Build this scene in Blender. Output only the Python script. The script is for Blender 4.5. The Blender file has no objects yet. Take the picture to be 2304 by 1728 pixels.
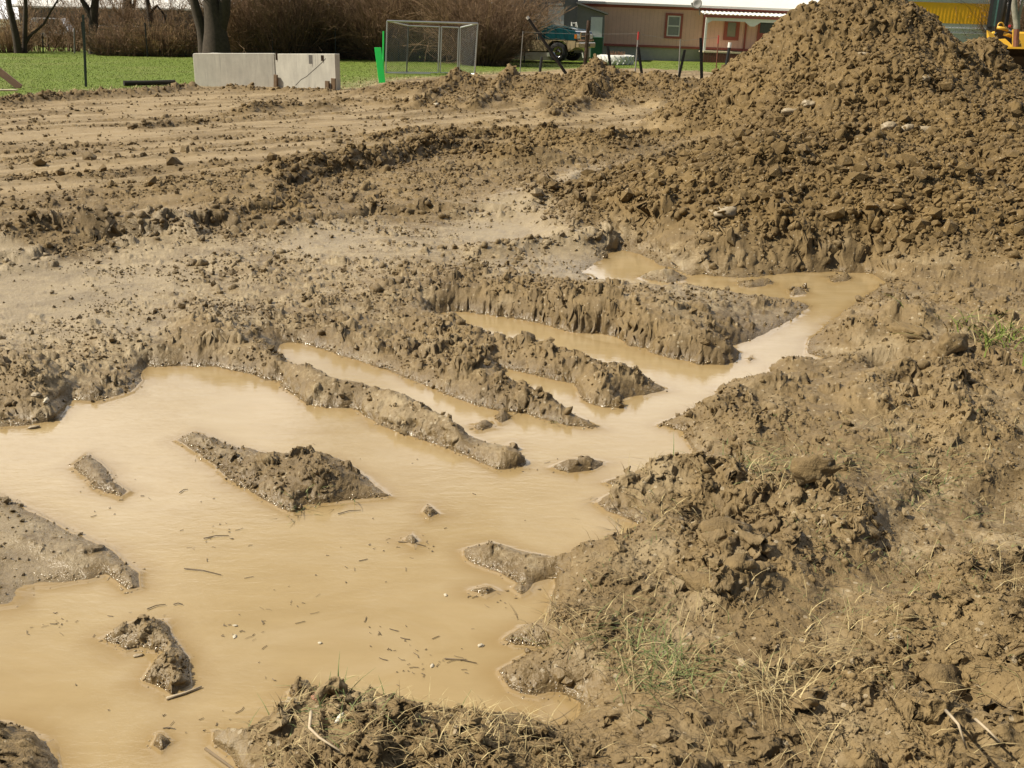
import bpy, bmesh, math, random
import numpy as np
from mathutils import Vector, Matrix
random.seed(7); RNG = np.random.default_rng(11)
SC = bpy.context.scene; COL = SC.collection
R_ = math.radians

# ------------------------------------------------------------------ camera
FT = 2225.4; CX = 1106.0; CY = 829.5          # focal length and centre in the 2212 px tracing frame
CAMH = 1.6; PITCH = R_(19.1); ROLL = R_(1.0)
_r0 = np.array([1., 0, 0]); _u0 = np.array([0, math.sin(PITCH), math.cos(PITCH)])
FWD = np.array([0, math.cos(PITCH), -math.sin(PITCH)])
RGT = math.cos(ROLL)*_r0 + math.sin(ROLL)*_u0
UPV = -math.sin(ROLL)*_r0 + math.cos(ROLL)*_u0
CAMP = np.array([0, 0, CAMH])

def ray(px, py):
    d = FWD + RGT*((px-CX)/FT) + UPV*((CY-py)/FT)
    return d
def at(px, py, z=0.0):
    """where the sight line of a traced point meets the level z"""
    d = ray(px, py); t = (z-CAMH)/d[2]
    return CAMP + d*t
def at_depth(px, py, y):
    d = ray(px, py); return CAMP + d*(y/d[1])

cam_data = bpy.data.cameras.new('camera'); cam = bpy.data.objects.new('camera', cam_data); COL.objects.link(cam)
cam_data.sensor_width = 36; cam_data.lens = 36*2318/2304; cam_data.clip_start = .05; cam_data.clip_end = 5000
m = Matrix(((RGT[0], UPV[0], -FWD[0], 0), (RGT[1], UPV[1], -FWD[1], 0), (RGT[2], UPV[2], -FWD[2], CAMH), (0, 0, 0, 1)))
cam.matrix_world = m
SC.camera = cam

# ------------------------------------------------------------------ light
SUN_EL = R_(47); SUN_AZ = R_(-95)            # azimuth from +Y, negative = to the left
w = bpy.data.worlds.new('World'); SC.world = w; w.use_nodes = True
nt = w.node_tree; bg = nt.nodes['Background']
sky = nt.nodes.new('ShaderNodeTexSky'); sky.sky_type = 'NISHITA'; sky.sun_disc = False
sky.sun_elevation = SUN_EL; sky.sun_rotation = SUN_AZ
sky.air_density = 1.0; sky.dust_density = 0.6; sky.ozone_density = 0.8

# thin broken cloud over the sky
_tc = nt.nodes.new('ShaderNodeTexCoord'); _mp = nt.nodes.new('ShaderNodeMapping'); _mp.inputs['Scale'].default_value = (1, 1, 2.6); nt.links.new(_tc.outputs['Generated'], _mp.inputs[0])
_n = nt.nodes.new('ShaderNodeTexNoise'); _n.inputs['Scale'].default_value = 2.6; _n.inputs['Detail'].default_value = 6; _n.inputs['Roughness'].default_value = .55; _n.inputs['Distortion'].default_value = .5; nt.links.new(_mp.outputs[0], _n.inputs['Vector'])
_mr = nt.nodes.new('ShaderNodeMapRange'); 
_sp = nt.nodes.new('ShaderNodeSeparateXYZ'); nt.links.new(_tc.outputs['Generated'], _sp.inputs[0])
_m1 = nt.nodes.new('ShaderNodeMath'); _m1.operation = 'MULTIPLY_ADD'; nt.links.new(_sp.outputs[1], _m1.inputs[0]); _m1.inputs[1].default_value = .13; nt.links.new(_n.outputs['Fac'], _m1.inputs[2])
nt.links.new(_m1.outputs[0], _mr.inputs[0]); _mr.inputs[1].default_value = .52; _mr.inputs[2].default_value = .70
_mx = nt.nodes.new('ShaderNodeMix'); _mx.data_type = 'RGBA'; nt.links.new(_mr.outputs[0], _mx.inputs[0]); nt.links.new(sky.outputs[0], _mx.inputs[6]); _mx.inputs[7].default_value = (40, 38.5, 36.5, 1)
nt.links.new(_mx.outputs[2], bg.inputs[0]); bg.inputs[1].default_value = 0.040
ld = bpy.data.lights.new('sun', 'SUN'); ld.energy = 5.0; ld.angle = R_(.55); ld.color = (1, .92, .77)
sun = bpy.data.objects.new('sun', ld); COL.objects.link(sun)
sdir = Vector((math.sin(SUN_AZ)*math.cos(SUN_EL), math.cos(SUN_AZ)*math.cos(SUN_EL), math.sin(SUN_EL)))
sun.rotation_euler = sdir.to_track_quat('Z', 'Y').to_euler(); sun.location = (-30, 0, 30)
vs = SC.view_settings; vs.view_transform = 'Standard'; vs.look = 'None'; vs.gamma = 1; vs.exposure = 0.47

# ------------------------------------------------------------------ helpers
def tag(o, label=None, cat=None, group=None, kind=None):
    if label: o['label'] = label
    if cat: o['category'] = cat
    if group: o['group'] = group
    if kind: o['kind'] = kind
    return o

def np_mesh(name, V, F, mat=None, smooth=True, attrs=None, mats=None, midx=None):
    """mesh from vertex array and an (n,k) face array"""
    me = bpy.data.meshes.new(name); V = np.ascontiguousarray(V, np.float32); F = np.ascontiguousarray(F, np.int32)
    n, k = F.shape
    me.vertices.add(len(V)); me.vertices.foreach_set('co', V.ravel())
    me.loops.add(n*k); me.loops.foreach_set('vertex_index', F.ravel())
    me.polygons.add(n); me.polygons.foreach_set('loop_start', np.arange(0, n*k, k, dtype=np.int32))
    me.polygons.foreach_set('loop_total', np.full(n, k, np.int32))
    me.polygons.foreach_set('use_smooth', np.full(n, smooth, bool))
    if attrs:
        for nm, a in attrs.items():
            at_ = me.attributes.new(nm, 'FLOAT', 'POINT'); at_.data.foreach_set('value', np.ascontiguousarray(a, np.float32))
    if mat: me.materials.append(mat)
    me.update(calc_edges=True)
    return me

def link(name, me, parent=None):
    o = bpy.data.objects.new(name, me); COL.objects.link(o)
    if parent: o.parent = parent
    return o
def empty(name, loc=(0, 0, 0), rz=0):
    o = bpy.data.objects.new(name, None); COL.objects.link(o); o.location = loc; o.rotation_euler = (0, 0, rz)
    o.empty_display_size = .2
    return o

class MB:
    """collects simple solids into one mesh"""
    def __init__(s): s.v = []; s.f = []; s.mi = []; s.cur = 0
    def add(s, vs, fs):
        b = len(s.v); s.v += [tuple(v) for v in vs]
        for f in fs: s.f.append(tuple(i+b for i in f)); s.mi.append(s.cur)
    def box(s, c, size, M=None):
        x, y, z = [k/2 for k in size]
        P = [Vector((sx*x, sy*y, sz*z)) for sx in (-1, 1) for sy in (-1, 1) for sz in (-1, 1)]
        if M is not None: P = [M @ p for p in P]
        P = [p+Vector(c) for p in P]
        s.add(P, [(0, 1, 3, 2), (4, 6, 7, 5), (0, 4, 5, 1), (2, 3, 7, 6), (0, 2, 6, 4), (1, 5, 7, 3)])
    def tube(s, pts, r, n=6, caps=True):
        pts = [Vector(p) for p in pts]; rs = r if hasattr(r, '__len__') else [r]*len(pts)
        rings = []; ref = None
        for i, p in enumerate(pts):
            t = (pts[min(i+1, len(pts)-1)]-pts[max(i-1, 0)])
            if t.length < 1e-9: t = Vector((0, 0, 1))
            t.normalize()
            if ref is None: ref = Vector((1, 0, 0)) if abs(t.x) < .8 else Vector((0, 1, 0))
            a = (ref - t*ref.dot(t))
            if a.length < 1e-6: a = t.orthogonal()
            a.normalize(); ref = a; b = t.cross(a)
            rings.append([p+(a*math.cos(2*math.pi*k/n)+b*math.sin(2*math.pi*k/n))*rs[i] for k in range(n)])
        V = [q for rg in rings for q in rg]; F = []
        for i in range(len(rings)-1):
            for k in range(n):
                k2 = (k+1) % n; F.append((i*n+k, i*n+k2, (i+1)*n+k2, (i+1)*n+k))
        if caps: F.append(tuple(range(n-1, -1, -1))); F.append(tuple((len(rings)-1)*n+k for k in range(n)))
        s.add(V, F)
    def prism(s, poly, ext):
        """poly: list of 3-D points, ext: extrusion vector"""
        n = len(poly); e = Vector(ext); P = [Vector(p) for p in poly]
        V = P+[p+e for p in P]
        F = [tuple(range(n-1, -1, -1)), tuple(range(n, 2*n))]+[(i, (i+1) % n, n+(i+1) % n, n+i) for i in range(n)]
        s.add(V, F)
    def quad(s, a, b, c, d): s.add([a, b, c, d], [(0, 1, 2, 3)])
    def lathe(s, prof, c, n=24, M=None):
        V = []; F = []
        for r, z in prof:
            for k in range(n):
                p = Vector((r*math.cos(2*math.pi*k/n), r*math.sin(2*math.pi*k/n), z))
                if M is not None: p = M @ p
                V.append(p+Vector(c))
        for i in range(len(prof)-1):
            for k in range(n): F.append((i*n+k, i*n+(k+1) % n, (i+1)*n+(k+1) % n, (i+1)*n+k))
        s.add(V, F)
    def mesh(s, name, mat, smooth=False, bevel=0):
        me = bpy.data.meshes.new(name); me.from_pydata(s.v, [], s.f)
        bm = bmesh.new(); bm.from_mesh(me); bmesh.ops.recalc_face_normals(bm, faces=bm.faces)
        if bevel: bmesh.ops.bevel(bm, geom=list(bm.edges), offset=bevel, segments=1, affect='EDGES', clamp_overlap=True)
        bm.to_mesh(me); bm.free()
        if smooth:
            for p in me.polygons: p.use_smooth = True
        for mm in (mat if isinstance(mat, (list, tuple)) else [mat]): me.materials.append(mm)
        return me
    def build(s, name, mat, parent=None, smooth=False, bevel=0):
        return link(name, s.mesh(name, mat, smooth, bevel), parent)

# ------------------------------------------------------------------ materials
def new_mat(name):
    mt = bpy.data.materials.new(name); mt.use_nodes = True
    t = mt.node_tree; return mt, t, t.nodes['Principled BSDF']
def nd(t, kind, **kw):
    n = t.nodes.new(kind)
    for k, v in kw.items(): setattr(n, k, v)
    return n
def math_n(t, op, a, b=None, c=None, clamp=False):
    n = t.nodes.new('ShaderNodeMath'); n.operation = op; n.use_clamp = clamp
    for i, x in enumerate((a, b, c)):
        if x is None: continue
        if isinstance(x, (int, float)): n.inputs[i].default_value = x
        else: t.links.new(x, n.inputs[i])
    return n.outputs[0]
def mixc(t, fac, a, b, mode='MIX'):
    n = t.nodes.new('ShaderNodeMix'); n.data_type = 'RGBA'; n.blend_type = mode
    for sock, x in ((n.inputs[0], fac), (n.inputs[6], a), (n.inputs[7], b)):
        if isinstance(x, (int, float)): sock.default_value = x
        elif isinstance(x, tuple): sock.default_value = x if len(x) == 4 else x+(1,)
        else: t.links.new(x, sock)
    return n.outputs[2]
def noise(t, scale, detail=4, rough=.55, vec=None, dist=0):
    n = t.nodes.new('ShaderNodeTexNoise'); n.inputs['Scale'].default_value = scale; n.inputs['Detail'].default_value = detail
    n.inputs['Roughness'].default_value = rough; n.inputs['Distortion'].default_value = dist
    if vec is not None: t.links.new(vec, n.inputs['Vector'])
    return n.outputs['Fac']
def coords(t, which='Object', scale=None):
    c = t.nodes.new('ShaderNodeTexCoord').outputs[which]
    if scale:
        mp = t.nodes.new('ShaderNodeMapping'); mp.inputs['Scale'].default_value = scale; t.links.new(c, mp.inputs[0]); c = mp.outputs[0]
    return c
def remap(t, x, a, b, c=0., d=1.):
    n = t.nodes.new('ShaderNodeMapRange'); t.links.new(x, n.inputs[0])
    for i, v in enumerate((a, b, c, d)): n.inputs[i+1].default_value = v
    return n.outputs[0]
def bump(t, p, h, strength=.5, dist=.02):
    b = t.nodes.new('ShaderNodeBump'); b.inputs['Strength'].default_value = strength; b.inputs['Distance'].default_value = dist
    t.links.new(h, b.inputs['Height']); t.links.new(b.outputs[0], p.inputs['Normal'])
def attr(t, name):
    a = t.nodes.new('ShaderNodeAttribute'); a.attribute_name = name; return a.outputs['Fac']

def simple(name, col, rough=.6, metal=0, var=.25, scale=8, bumps=0, spec=.5, grime=None, coat=0):
    """one-colour paint or wood or metal with worn, uneven tone"""
    mt, t, p = new_mat(name); c = coords(t)
    n = noise(t, scale, 5, .6, c); n2 = noise(t, scale*6, 3, .6, c)
    f = math_n(t, 'ADD', math_n(t, 'MULTIPLY', n, .65), math_n(t, 'MULTIPLY', n2, .35))
    lo = tuple(k*(1-var) for k in col); hi = tuple(min(1, k*(1+var)) for k in col)
    cc = mixc(t, remap(t, f, .3, .7), lo, hi)
    if grime: cc = mixc(t, remap(t, noise(t, scale*.4, 4, .6, c), .5, .8, 0, .7), cc, grime)
    t.links.new(cc, p.inputs['Base Color'])
    p.inputs['Roughness'].default_value = rough; p.inputs['Metallic'].default_value = metal
    p.inputs['Specular IOR Level'].default_value = spec; p.inputs['Coat Weight'].default_value = coat
    if bumps: bump(t, p, n2, bumps, .01)
    return mt
# ------------------------------------------------------------------ numeric noise
_P = RNG.permutation(4096).astype(np.int32)
def hsh(ix, iy, s):
    h = _P[(ix+s*131) & 4095]; h = _P[(h+iy*7+s*17) & 4095]; return _P[(h+ix*3+iy) & 4095]
def hf(ix, iy, s): return hsh(ix, iy, s).astype(np.float32)/4096.
_A = RNG.uniform(0, 2*math.pi, 4096); _GX = np.cos(_A).astype(np.float32); _GY = np.sin(_A).astype(np.float32)
def perlin(x, y, s=0):
    ix = np.floor(x).astype(np.int32); iy = np.floor(y).astype(np.int32)
    fx = (x-ix).astype(np.float32); fy = (y-iy).astype(np.float32)
    u = fx*fx*fx*(fx*(fx*6-15)+10); v = fy*fy*fy*(fy*(fy*6-15)+10)
    def g(dx, dy):
        h = hsh(ix+dx, iy+dy, s); return _GX[h]*(fx-dx)+_GY[h]*(fy-dy)
    a = g(0, 0); b = g(1, 0); c = g(0, 1); d = g(1, 1)
    return (a+(b-a)*u)*(1-v)+(c+(d-c)*u)*v          # about -.7 .. .7
def fbm(x, y, o=4, g=.5, s=0):
    r = 0; a = 1.; f = 1.
    for i in range(o): r = r+a*perlin(x*f+i*17.3, y*f-i*9.1, s+i); a *= g; f *= 2.03
    return r
def clods(x, y, cell, dens, seed, hs=.8, rmin=.25, rmax=.62):
    """lumps of earth: the highest of the bumps round each point, irregular in outline"""
    q = 1.7/cell
    wx = perlin(x*q, y*q, seed+50)*.30+perlin(x*q*2.6, y*q*2.6, seed+52)*.14; wy = perlin(x*q+31, y*q+7, seed+51)*.30+perlin(x*q*2.6+9, y*q*2.6+3, seed+53)*.14
    X = x/cell+wx; Y = y/cell+wy
    ix = np.floor(X).astype(np.int32); iy = np.floor(Y).astype(np.int32); out = np.zeros_like(X, dtype=np.float32)
    for dx in (-1, 0, 1):
        for dy in (-1, 0, 1):
            cx = ix+dx; cy = iy+dy
            jx = cx+hf(cx, cy, seed+1); jy = cy+hf(cx, cy, seed+2)
            pr = np.clip((dens-hf(cx, cy, seed+3))*6, 0, 1)
            r = rmin+(rmax-rmin)*hf(cx, cy, seed+4)**2.2
            a = hf(cx, cy, seed+5)*6.283; st = 1+.7*hf(cx, cy, seed+6)
            ex = X-jx; ey = Y-jy; ca = np.cos(a); sa = np.sin(a)
            e1 = (ex*ca+ey*sa)*st; e2 = (-ex*sa+ey*ca)
            d2 = (e1*e1+e2*e2)/(r*r)
            tilt = 1+.3*(e1*np.cos(a*3)+e2*np.sin(a*3))/r
            np.maximum(out, pr*r*np.sqrt(np.clip(1-d2*d2, 0, 1))*tilt, out=out)
    return out*cell*hs
def sst(x, a, b):
    t = np.clip((x-a)/(b-a), 0, 1); return t*t*(3-2*t)

# ------------------------------------------------------------------ traced lines
def P2(pts, z=0.): return np.array([at(p[0], p[1], p[2] if len(p) > 2 else z)[:2] for p in pts])
WATER = [(-500,935),(0,925),(60,922),(130,905),(150,868),(215,872),(250,862),(290,850),(320,795),(400,792),(470,795),(520,805),(600,832),(660,872),(700,882),(760,885),(830,925),
 (905,950),(960,970),(1000,985),(1075,1020),(1130,1010),(1142,1000),(1112,975,.02),(1060,950,.03),(1005,922,.04),(940,882,.04),(850,845,.04),(760,822,.04),(690,802,.04),(640,785,.04),(600,755,.02),
 (610,742),(650,742),(700,758),(770,780),(830,800),(930,838),(985,862),(1030,878),(1065,888),(1130,895),(1200,915),(1260,926),(1305,926),(1290,910,.02),(1250,890,.03),(1215,868,.03),(1150,842,.03),
 (1085,808,.02),(1080,795),(1130,806),(1180,818),(1240,830),(1255,868),(1300,882),(1350,884),(1340,864),(1390,856),(1448,846),(1440,830,.02),(1400,812,.03),(1330,792,.04),(1250,765,.04),(1180,742,.04),(1100,730,.04),
 (1050,715,.03),(1000,695,.02),(935,678),(1010,674),(1060,682),(1130,692),(1200,708),(1265,728),(1330,742),(1400,762),(1450,775),(1510,788),(1560,790),(1595,782),(1602,764),(1570,744,.02),(1620,738),(1665,718),
 (1705,698),(1740,676),(1750,658),(1700,648),(1600,640),(1520,630),(1400,625),(1290,612),(1262,590),(1300,565),(1332,540),(1380,548),(1420,572),(1490,595),(1600,600),(1700,592),(1800,588),(1880,592),(1908,610),(1870,640),(1840,665),(1800,690),(1745,738),(1738,766),(1805,778),(1740,786),(1662,795),(1658,822),
 (1708,844),(1640,838),(1552,842),(1530,878),(1460,905),(1425,918),(1480,935),(1500,985),(1560,1010),(1614,1018),(1600,1035),(1500,1030),(1440,1012),(1418,1028),(1300,1042),(1340,1058),(1285,1088),(1310,1106),(1370,1132),
 (1388,1142),(1290,1180),(1240,1195),(1212,1212),(1120,1192),(1060,1172),(1000,1190),(1008,1215),(1080,1240),(1110,1262),(1140,1284),(1158,1262),(1200,1248),(1195,1290),(1185,1345),(1120,1355),(1075,1385),(1110,1398),(1180,1402),(1140,1415),
 (1072,1450),(1095,1492),(1168,1520),(1155,1545),(1080,1548),(1040,1540,.03),(980,1528,.04),(900,1525,.05),(830,1500,.05),(760,1485,.05),(690,1488,.05),(650,1502,.05),(620,1530,.04),(540,1562,.03),(460,1582),(458,1608),
 (500,1640),(530,1690),(540,1800),(190,1800),(130,1659),(90,1600),(40,1575),(0,1560),(-500,1500)]
ISLANDS = [[(1380,600),(1430,588),(1500,606),(1440,612)],[(1560,612),(1640,606),(1700,616),(1620,622)],[(1770,600),(1830,596),(1850,606),(1800,612)],[(1690,628),(1730,622),(1745,634),(1710,640)],[(1610,778),(1622,770),(1632,778),(1620,784)],
 [(-300,1000),(0,1070),(100,1120),(180,1160),(240,1190),(300,1240),(308,1272),(275,1280),(230,1244),(190,1257),(120,1268),(60,1272),(30,1312),(-20,1315),(-300,1280)],
 [(155,1008),(190,978),(228,1010),(245,1040),(287,1062),(262,1082),(205,1058)],
 [(378,952),(420,935),(500,962),(590,988),(700,988),(745,1000),(845,1075),(780,1082),(710,1090),(660,1092),(632,1112),(570,1082),(492,1038),(470,1020),(455,1006)],
 [(218,1382),(288,1345),(358,1343),(372,1375),(402,1420),(418,1482),(372,1502),(308,1472),(330,1430),(352,1412),(300,1400),(245,1396)],
 [(1010,920),(1060,912),(1075,925),(1030,934)],[(1065,900),(1090,888),(1108,903),(1080,918)],[(1095,962),(1110,956),(1122,972),(1105,980)],
 [(905,1108),(925,1092),(952,1112),(925,1126)],[(1012,1278),(1045,1270),(1085,1278),(1050,1287)],[(1100,1272),(1128,1255),(1148,1278),(1125,1290)],
 [(1188,1012),(1215,998),(1265,992),(1312,1002),(1285,1018),(1225,1024)],[(870,1168),(890,1152),(905,1170),(895,1185)],[(328,1612),(345,1590),(372,1606),(350,1630)],
 [(622,1500),(640,1485),(672,1490),(668,1512),(640,1518)],[(15,1302),(45,1272),(60,1285),(40,1312)],[(250,1398),(275,1388),(300,1400),(270,1412)]]
CTRL = [  # traced x, y, height of the bank top, width of the bank
 (450,740,.13,.15),(560,790,.11,.12),(650,840,.11,.09),(760,850,.10,.09),(850,890,.13,.08),(950,930,.13,.09),(1080,1000,.07,.1),(640,690,.09,.15),(760,740,.10,.12),(900,800,.09,.1),(1000,830,.11,.1),(1150,875,.10,.1),
 (1270,915,.06,.1),(900,740,.07,.2),(1050,730,.08,.1),(1200,780,.11,.1),(1330,820,.09,.1),(1420,840,.06,.1),(950,640,.14,.12),(1100,660,.15,.08),(1250,680,.175,.10),(1400,700,.17,.10),(1500,740,.14,.09),(1570,770,.12,.1),
 (1300,620,.08,.2),(1500,650,.09,.2),(1650,670,.05,.2),(100,650,.05,.3),(200,600,.05,.3),(300,700,.05,.3),(500,600,.06,.3),(700,600,.07,.3),(600,650,.07,.3),(900,580,.10,.3),(1000,540,.06,.3),(1100,500,.05,.3),(1200,560,.05,.3),
 (150,780,.07,.2),(90,835,.14,.12),(50,900,.05,.2),(110,890,.07,.07),(220,820,.05,.3),(250,860,.02,.3),(300,770,.08,.22),(360,770,.08,.18),(300,500,.06,.4),(700,450,.06,.4),(1100,400,.07,.4),(500,300,.06,.5),(1200,300,.1,.5),(300,230,.06,.5),
 (1850,720,.14,.15),(1950,735,.17,.15),(2050,760,.17,.2),(2150,760,.14,.3),(1760,745,.05,.1),(1700,815,.11,.05),(1850,820,.12,.1),(2000,880,.14,.2),(2150,900,.14,.2),(1600,900,.10,.12),(1750,930,.12,.2),(1900,980,.14,.2),
 (2100,1000,.13,.2),(1550,960,.10,.1),(1590,990,.13,.05),(1450,1060,.11,.12),(1330,1085,.05,.1),(1550,1090,.14,.2),(1700,1080,.13,.2),(1800,1075,.15,.2),(1900,1050,.12,.2),(2000,1130,.04,.3),(2150,1130,.04,.3),(1800,1250,.08,.2),
 (1950,1220,.05,.2),(1600,1200,.13,.2),(1450,1180,.13,.12),(1400,1250,.13,.15),(1300,1250,.14,.1),(1250,1400,.13,.12),(1230,1330,.15,.12),(1130,1370,.05,.07),(1130,1450,.07,.07),(1250,1500,.07,.2),(1500,1400,.13,.2),(1700,1300,.13,.2),
 (1900,1400,.12,.2),(2100,1300,.14,.2),(2100,1500,.15,.2),(1800,1550,.12,.2),(1500,1600,.12,.2),(1300,1600,.1,.2),(1000,1600,.14,.1),(800,1560,.15,.09),(650,1560,.13,.09),(550,1600,.1,.08),(490,1600,.07,.06),(1100,1220,.05,.1),
 (1060,1200,.05,.08),(60,1620,.11,.12),(20,1600,.1,.12),(600,1030,.07,.12),(700,1030,.10,.1),(450,980,.035,.1),(770,1060,.05,.1),(210,1020,.05,.08),(250,1060,.02,.08),(200,1190,.035,.08),(270,1250,.035,.06),(50,1200,.012,.1),
 (50,1120,.025,.08),(320,1370,.06,.06),(370,1450,.09,.07),(2000,620,.07,.2),(2150,620,.09,.2),(2100,680,.12,.2),(1110,965,.05,.02),(1085,903,.04,.03),(1035,922,.03,.03),(925,1108,.04,.03),(1125,1272,.04,.03),(345,1608,.04,.03)]
SURF = [  # traced x, y, lumpiness, wetness
 (100,640,.22,1),(250,600,.4,.95),(60,590,.18,1),(300,700,.6,.9),(600,600,.8,.75),(800,560,.5,.8),(500,680,.75,.8),(900,620,.9,.7),(1150,480,.12,1),(1230,440,.1,1),(1200,500,.12,1),(1290,415,.12,1),(1100,560,.7,.8),(1300,560,.4,.95),(1500,640,.5,.8),(700,520,.4,.9),(400,560,.5,.85),
 (150,780,.8,.7),(80,850,1,.6),(250,840,.85,.7),(100,720,.5,.9),(430,730,.8,.6),(600,800,.6,.65),(850,870,.4,.7),(1000,950,.35,.7),(900,800,.95,.6),(700,720,.9,.65),(1200,860,.95,.6),(1250,790,1,.55),(1250,660,.8,.5),(1450,720,.7,.45),(1050,650,.9,.5),
 (100,520,.6,.4),(600,460,.8,.35),(900,420,.7,.35),(1100,400,.8,.35),(300,420,.5,.35),(100,350,.2,.5),(500,330,.2,.5),(800,285,.16,.5),(300,260,.25,.5),(600,225,.4,.4),(900,232,.35,.4),(1100,320,1,.2),(1300,250,.7,.25),(100,225,.7,.3),(1250,340,.8,.3),
 (1500,250,.8,.1),(1800,150,.8,0),(1700,250,.8,.05),(1600,450,1,.08),(1900,450,1,.08),(2150,450,.9,.08),(1800,560,1,.15),(1200,180,1,.15),(850,190,1,.1),(1450,480,1,.1),(1340,420,.9,.2),
 (1900,660,.4,.65),(2100,650,.5,.5),(1850,760,.45,.6),(2050,740,.5,.5),(1750,900,.5,.55),(2000,930,.6,.5),(2100,1000,.5,.6),(1550,950,.7,.6),(1450,1070,.9,.4),(1700,1080,.6,.5),(2000,1130,.16,.74),(2120,1150,.18,.72),(1850,1270,.2,.66),
 (1750,1400,.25,.5),(1650,1330,.15,.4),(1500,1200,.7,.5),(1600,1250,.9,.4),(1300,1350,.5,.5),(1250,1480,.2,.7),(1350,1550,.25,.6),(2100,1350,.7,.4),(1900,1550,.9,.3),(2100,1600,1,.25),(1500,1620,.7,.35),(1200,1620,1,.25),(900,1600,1,.25),
 (650,1600,1,.3),(1100,1210,.5,.7),(700,1030,.75,.6),(600,1030,.7,.6),(450,960,.7,.7),(210,1020,.7,.7),(100,1190,.3,.85),(270,1230,.6,.7),(370,1430,.85,.6),(60,1620,1,.55)]
PAD_B = P2([(-500,620),(0,568),(100,546),(230,513),(420,496),(600,489),(700,474),(850,457),(1000,449),(1160,458),(1250,400),(1330,380),(1500,330)], .1).tolist()+[[20, 14], [20, 60], [-60, 60], [-60, 8]]
PAD_A = P2([(-500,560),(0,500),(120,482),(200,477),(330,470),(420,478),(520,455),(620,430),(640,390),(760,362),(900,335),(1000,318),(1190,318),(1260,290)], .2).tolist()+[[20, 16], [20, 60], [-60, 60], [-60, 8]]
LAWN = P2([(-700,240),(0,222),(150,208),(300,200),(420,188),(520,186),(600,190),(735,198),(800,190),(880,172),(1000,166),(1100,160),(1250,150),(1400,150),(1560,160),(1700,160)], .2).tolist()+[[30, 24], [60, 62], [-60, 62], [-60, 14]]
RIDGES = [  # traced line, level, height, half width, lumpiness added
 ([(600,376),(680,362),(760,352),(880,332),(980,306),(1100,300),(1195,312)], .2, .10, .20, 1),
 ([(0,500),(120,480),(200,474),(330,468),(420,476)], .2, .07, .14, .8),
 ([(0,568),(100,548),(230,514),(420,496),(600,489),(700,474),(850,457),(1000,449),(1160,458)], .12, .035, .10, .7),
 ([(0,398),(300,370),(600,345),(800,312),(1150,262)], .2, .022, .12, .4),([(0,442),(200,416),(420,392),(600,372)], .2, .03, .16, .6),([(0,366),(400,336),(700,320),(900,286)], .2, .02, .1, .4),
 ([(0,320),(300,312),(700,290),(1000,262)], .2, .018, .12, .4),([(300,282),(350,276),(420,270)], .2, .06, .12, 1),([(520,246),(600,236),(700,238)], .2, .10, .22, 1),([(800,311),(850,300),(900,290)], .2, .05, .12, 1),
 ([(0,229),(80,222),(150,215),(300,207),(420,195)], .2, .13, .22, 1),([(500,196),(600,200),(700,206)], .2, .10, .25, 1),([(770,212),(900,218),(1000,208)], .2, .08, .2, .7),([(700,225),(850,232),(960,240)], .2, .06, .2, .9),
 ([(900,238),(950,222),(1000,206)], .2, .16, .18, .4),([(1020,240),(1060,228),(1100,212)], .2, .16, .18, .4),([(1190,262),(1240,246),(1290,222)], .2, .16, .22, .5),([(1170,235),(1300,212),(1420,205)], .2, .08, .2, .7),
 ([(620,362),(624,356)], .2, .07, .06, .3),([(370,392),(374,390)], .2, .05, .06, .3),([(930,240),(980,245)], .2, .06, .15, 1),
 ([(450,560),(520,580),(600,600)], .06, .03, .12, .8),([(1040,545),(1150,530),(1310,520)], .06, .05, .12, .9),([(330,770),(200,700)], .06, .02, .15, .6),
 ([(1850,870),(1900,820),(1950,800)], .12, .05, .1, .5),([(2030,770),(2080,860),(2090,900)], .2, .05, .10, .6),([(1780,1070),(1830,1080),(1850,1130)], .15, .05, .10, .8),([(1600,1205),(1700,1190),(1760,1160)], .12, .04, .12, .9),
 ([(1560,1290),(1600,1280),(1640,1260)], .12, .06, .06, .4),([(1960,1360),(2050,1330),(2140,1350)], .12, .06, .10, .5),([(1700,690),(1730,655),(1900,650)], .03, .0, .1, 0),([(1990,720),(1940,700),(1860,720)], .12, .09, .09, .2),
 ([(1280,1060),(1400,1040),(1560,1045)], .06, .05, .07, .8),([(1560,880),(1620,850),(1680,852)], .08, .05, .07, .6),([(2000,1580),(2080,1560),(2150,1575)], .1, .05, .08, .6)]
DENTS = [(1290,705,.08,.11,.14),(1390,735,.05,.07,.08),(1120,690,.06,.08,.09),(1480,765,.05,.06,.07),(1000,665,.08,.08,.08),(760,870,.05,.05,.05),(960,965,.04,.06,.05),(1300,690,.12,.16,.13),(1210,720,.1,.12,.08),(960,640,.14,.12,.06),(1160,690,.1,.1,.07),(600,800,.06,.05,.05),(2020,385,.40,.42,.42),(1560,1125,.08,.12,.08),(1200,1495,.05,.08,.05),(2075,1520,.1,.12,.08),
         (1930,745,.18,.14,.14),(1990,800,.2,.1,.08),(910,945,.06,.08,.05),(1640,1100,.12,.1,.05)]
BERM_X = np.array([-7,-4.2,-3.4,-2.6,-1.75,-1.05,-.65,.24,.93,1.62,2.2,2.9,3.9,4.5,6,9]); BERM_H = np.array([.0,.0,.12,.28,.36,.56,.42,.58,.62,.82,.70,.60,.52,.46,.5,.5])

# ------------------------------------------------------------------ the grid the ground is built on
ys = [1.35]
while ys[-1] < 64:
    y = ys[-1]; s = y*y/1648*1.15
    cap = .034 if y < 19 else .05+.02*(y-19)
    ys.append(y+min(s, cap))
ys = np.array(ys)
core = np.linspace(-.525, .525, 1190); side = np.linspace(.53, 1.25, 110)
us = np.concatenate([-side[::-1], core, side])
NY, NX = len(ys), len(us)

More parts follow.
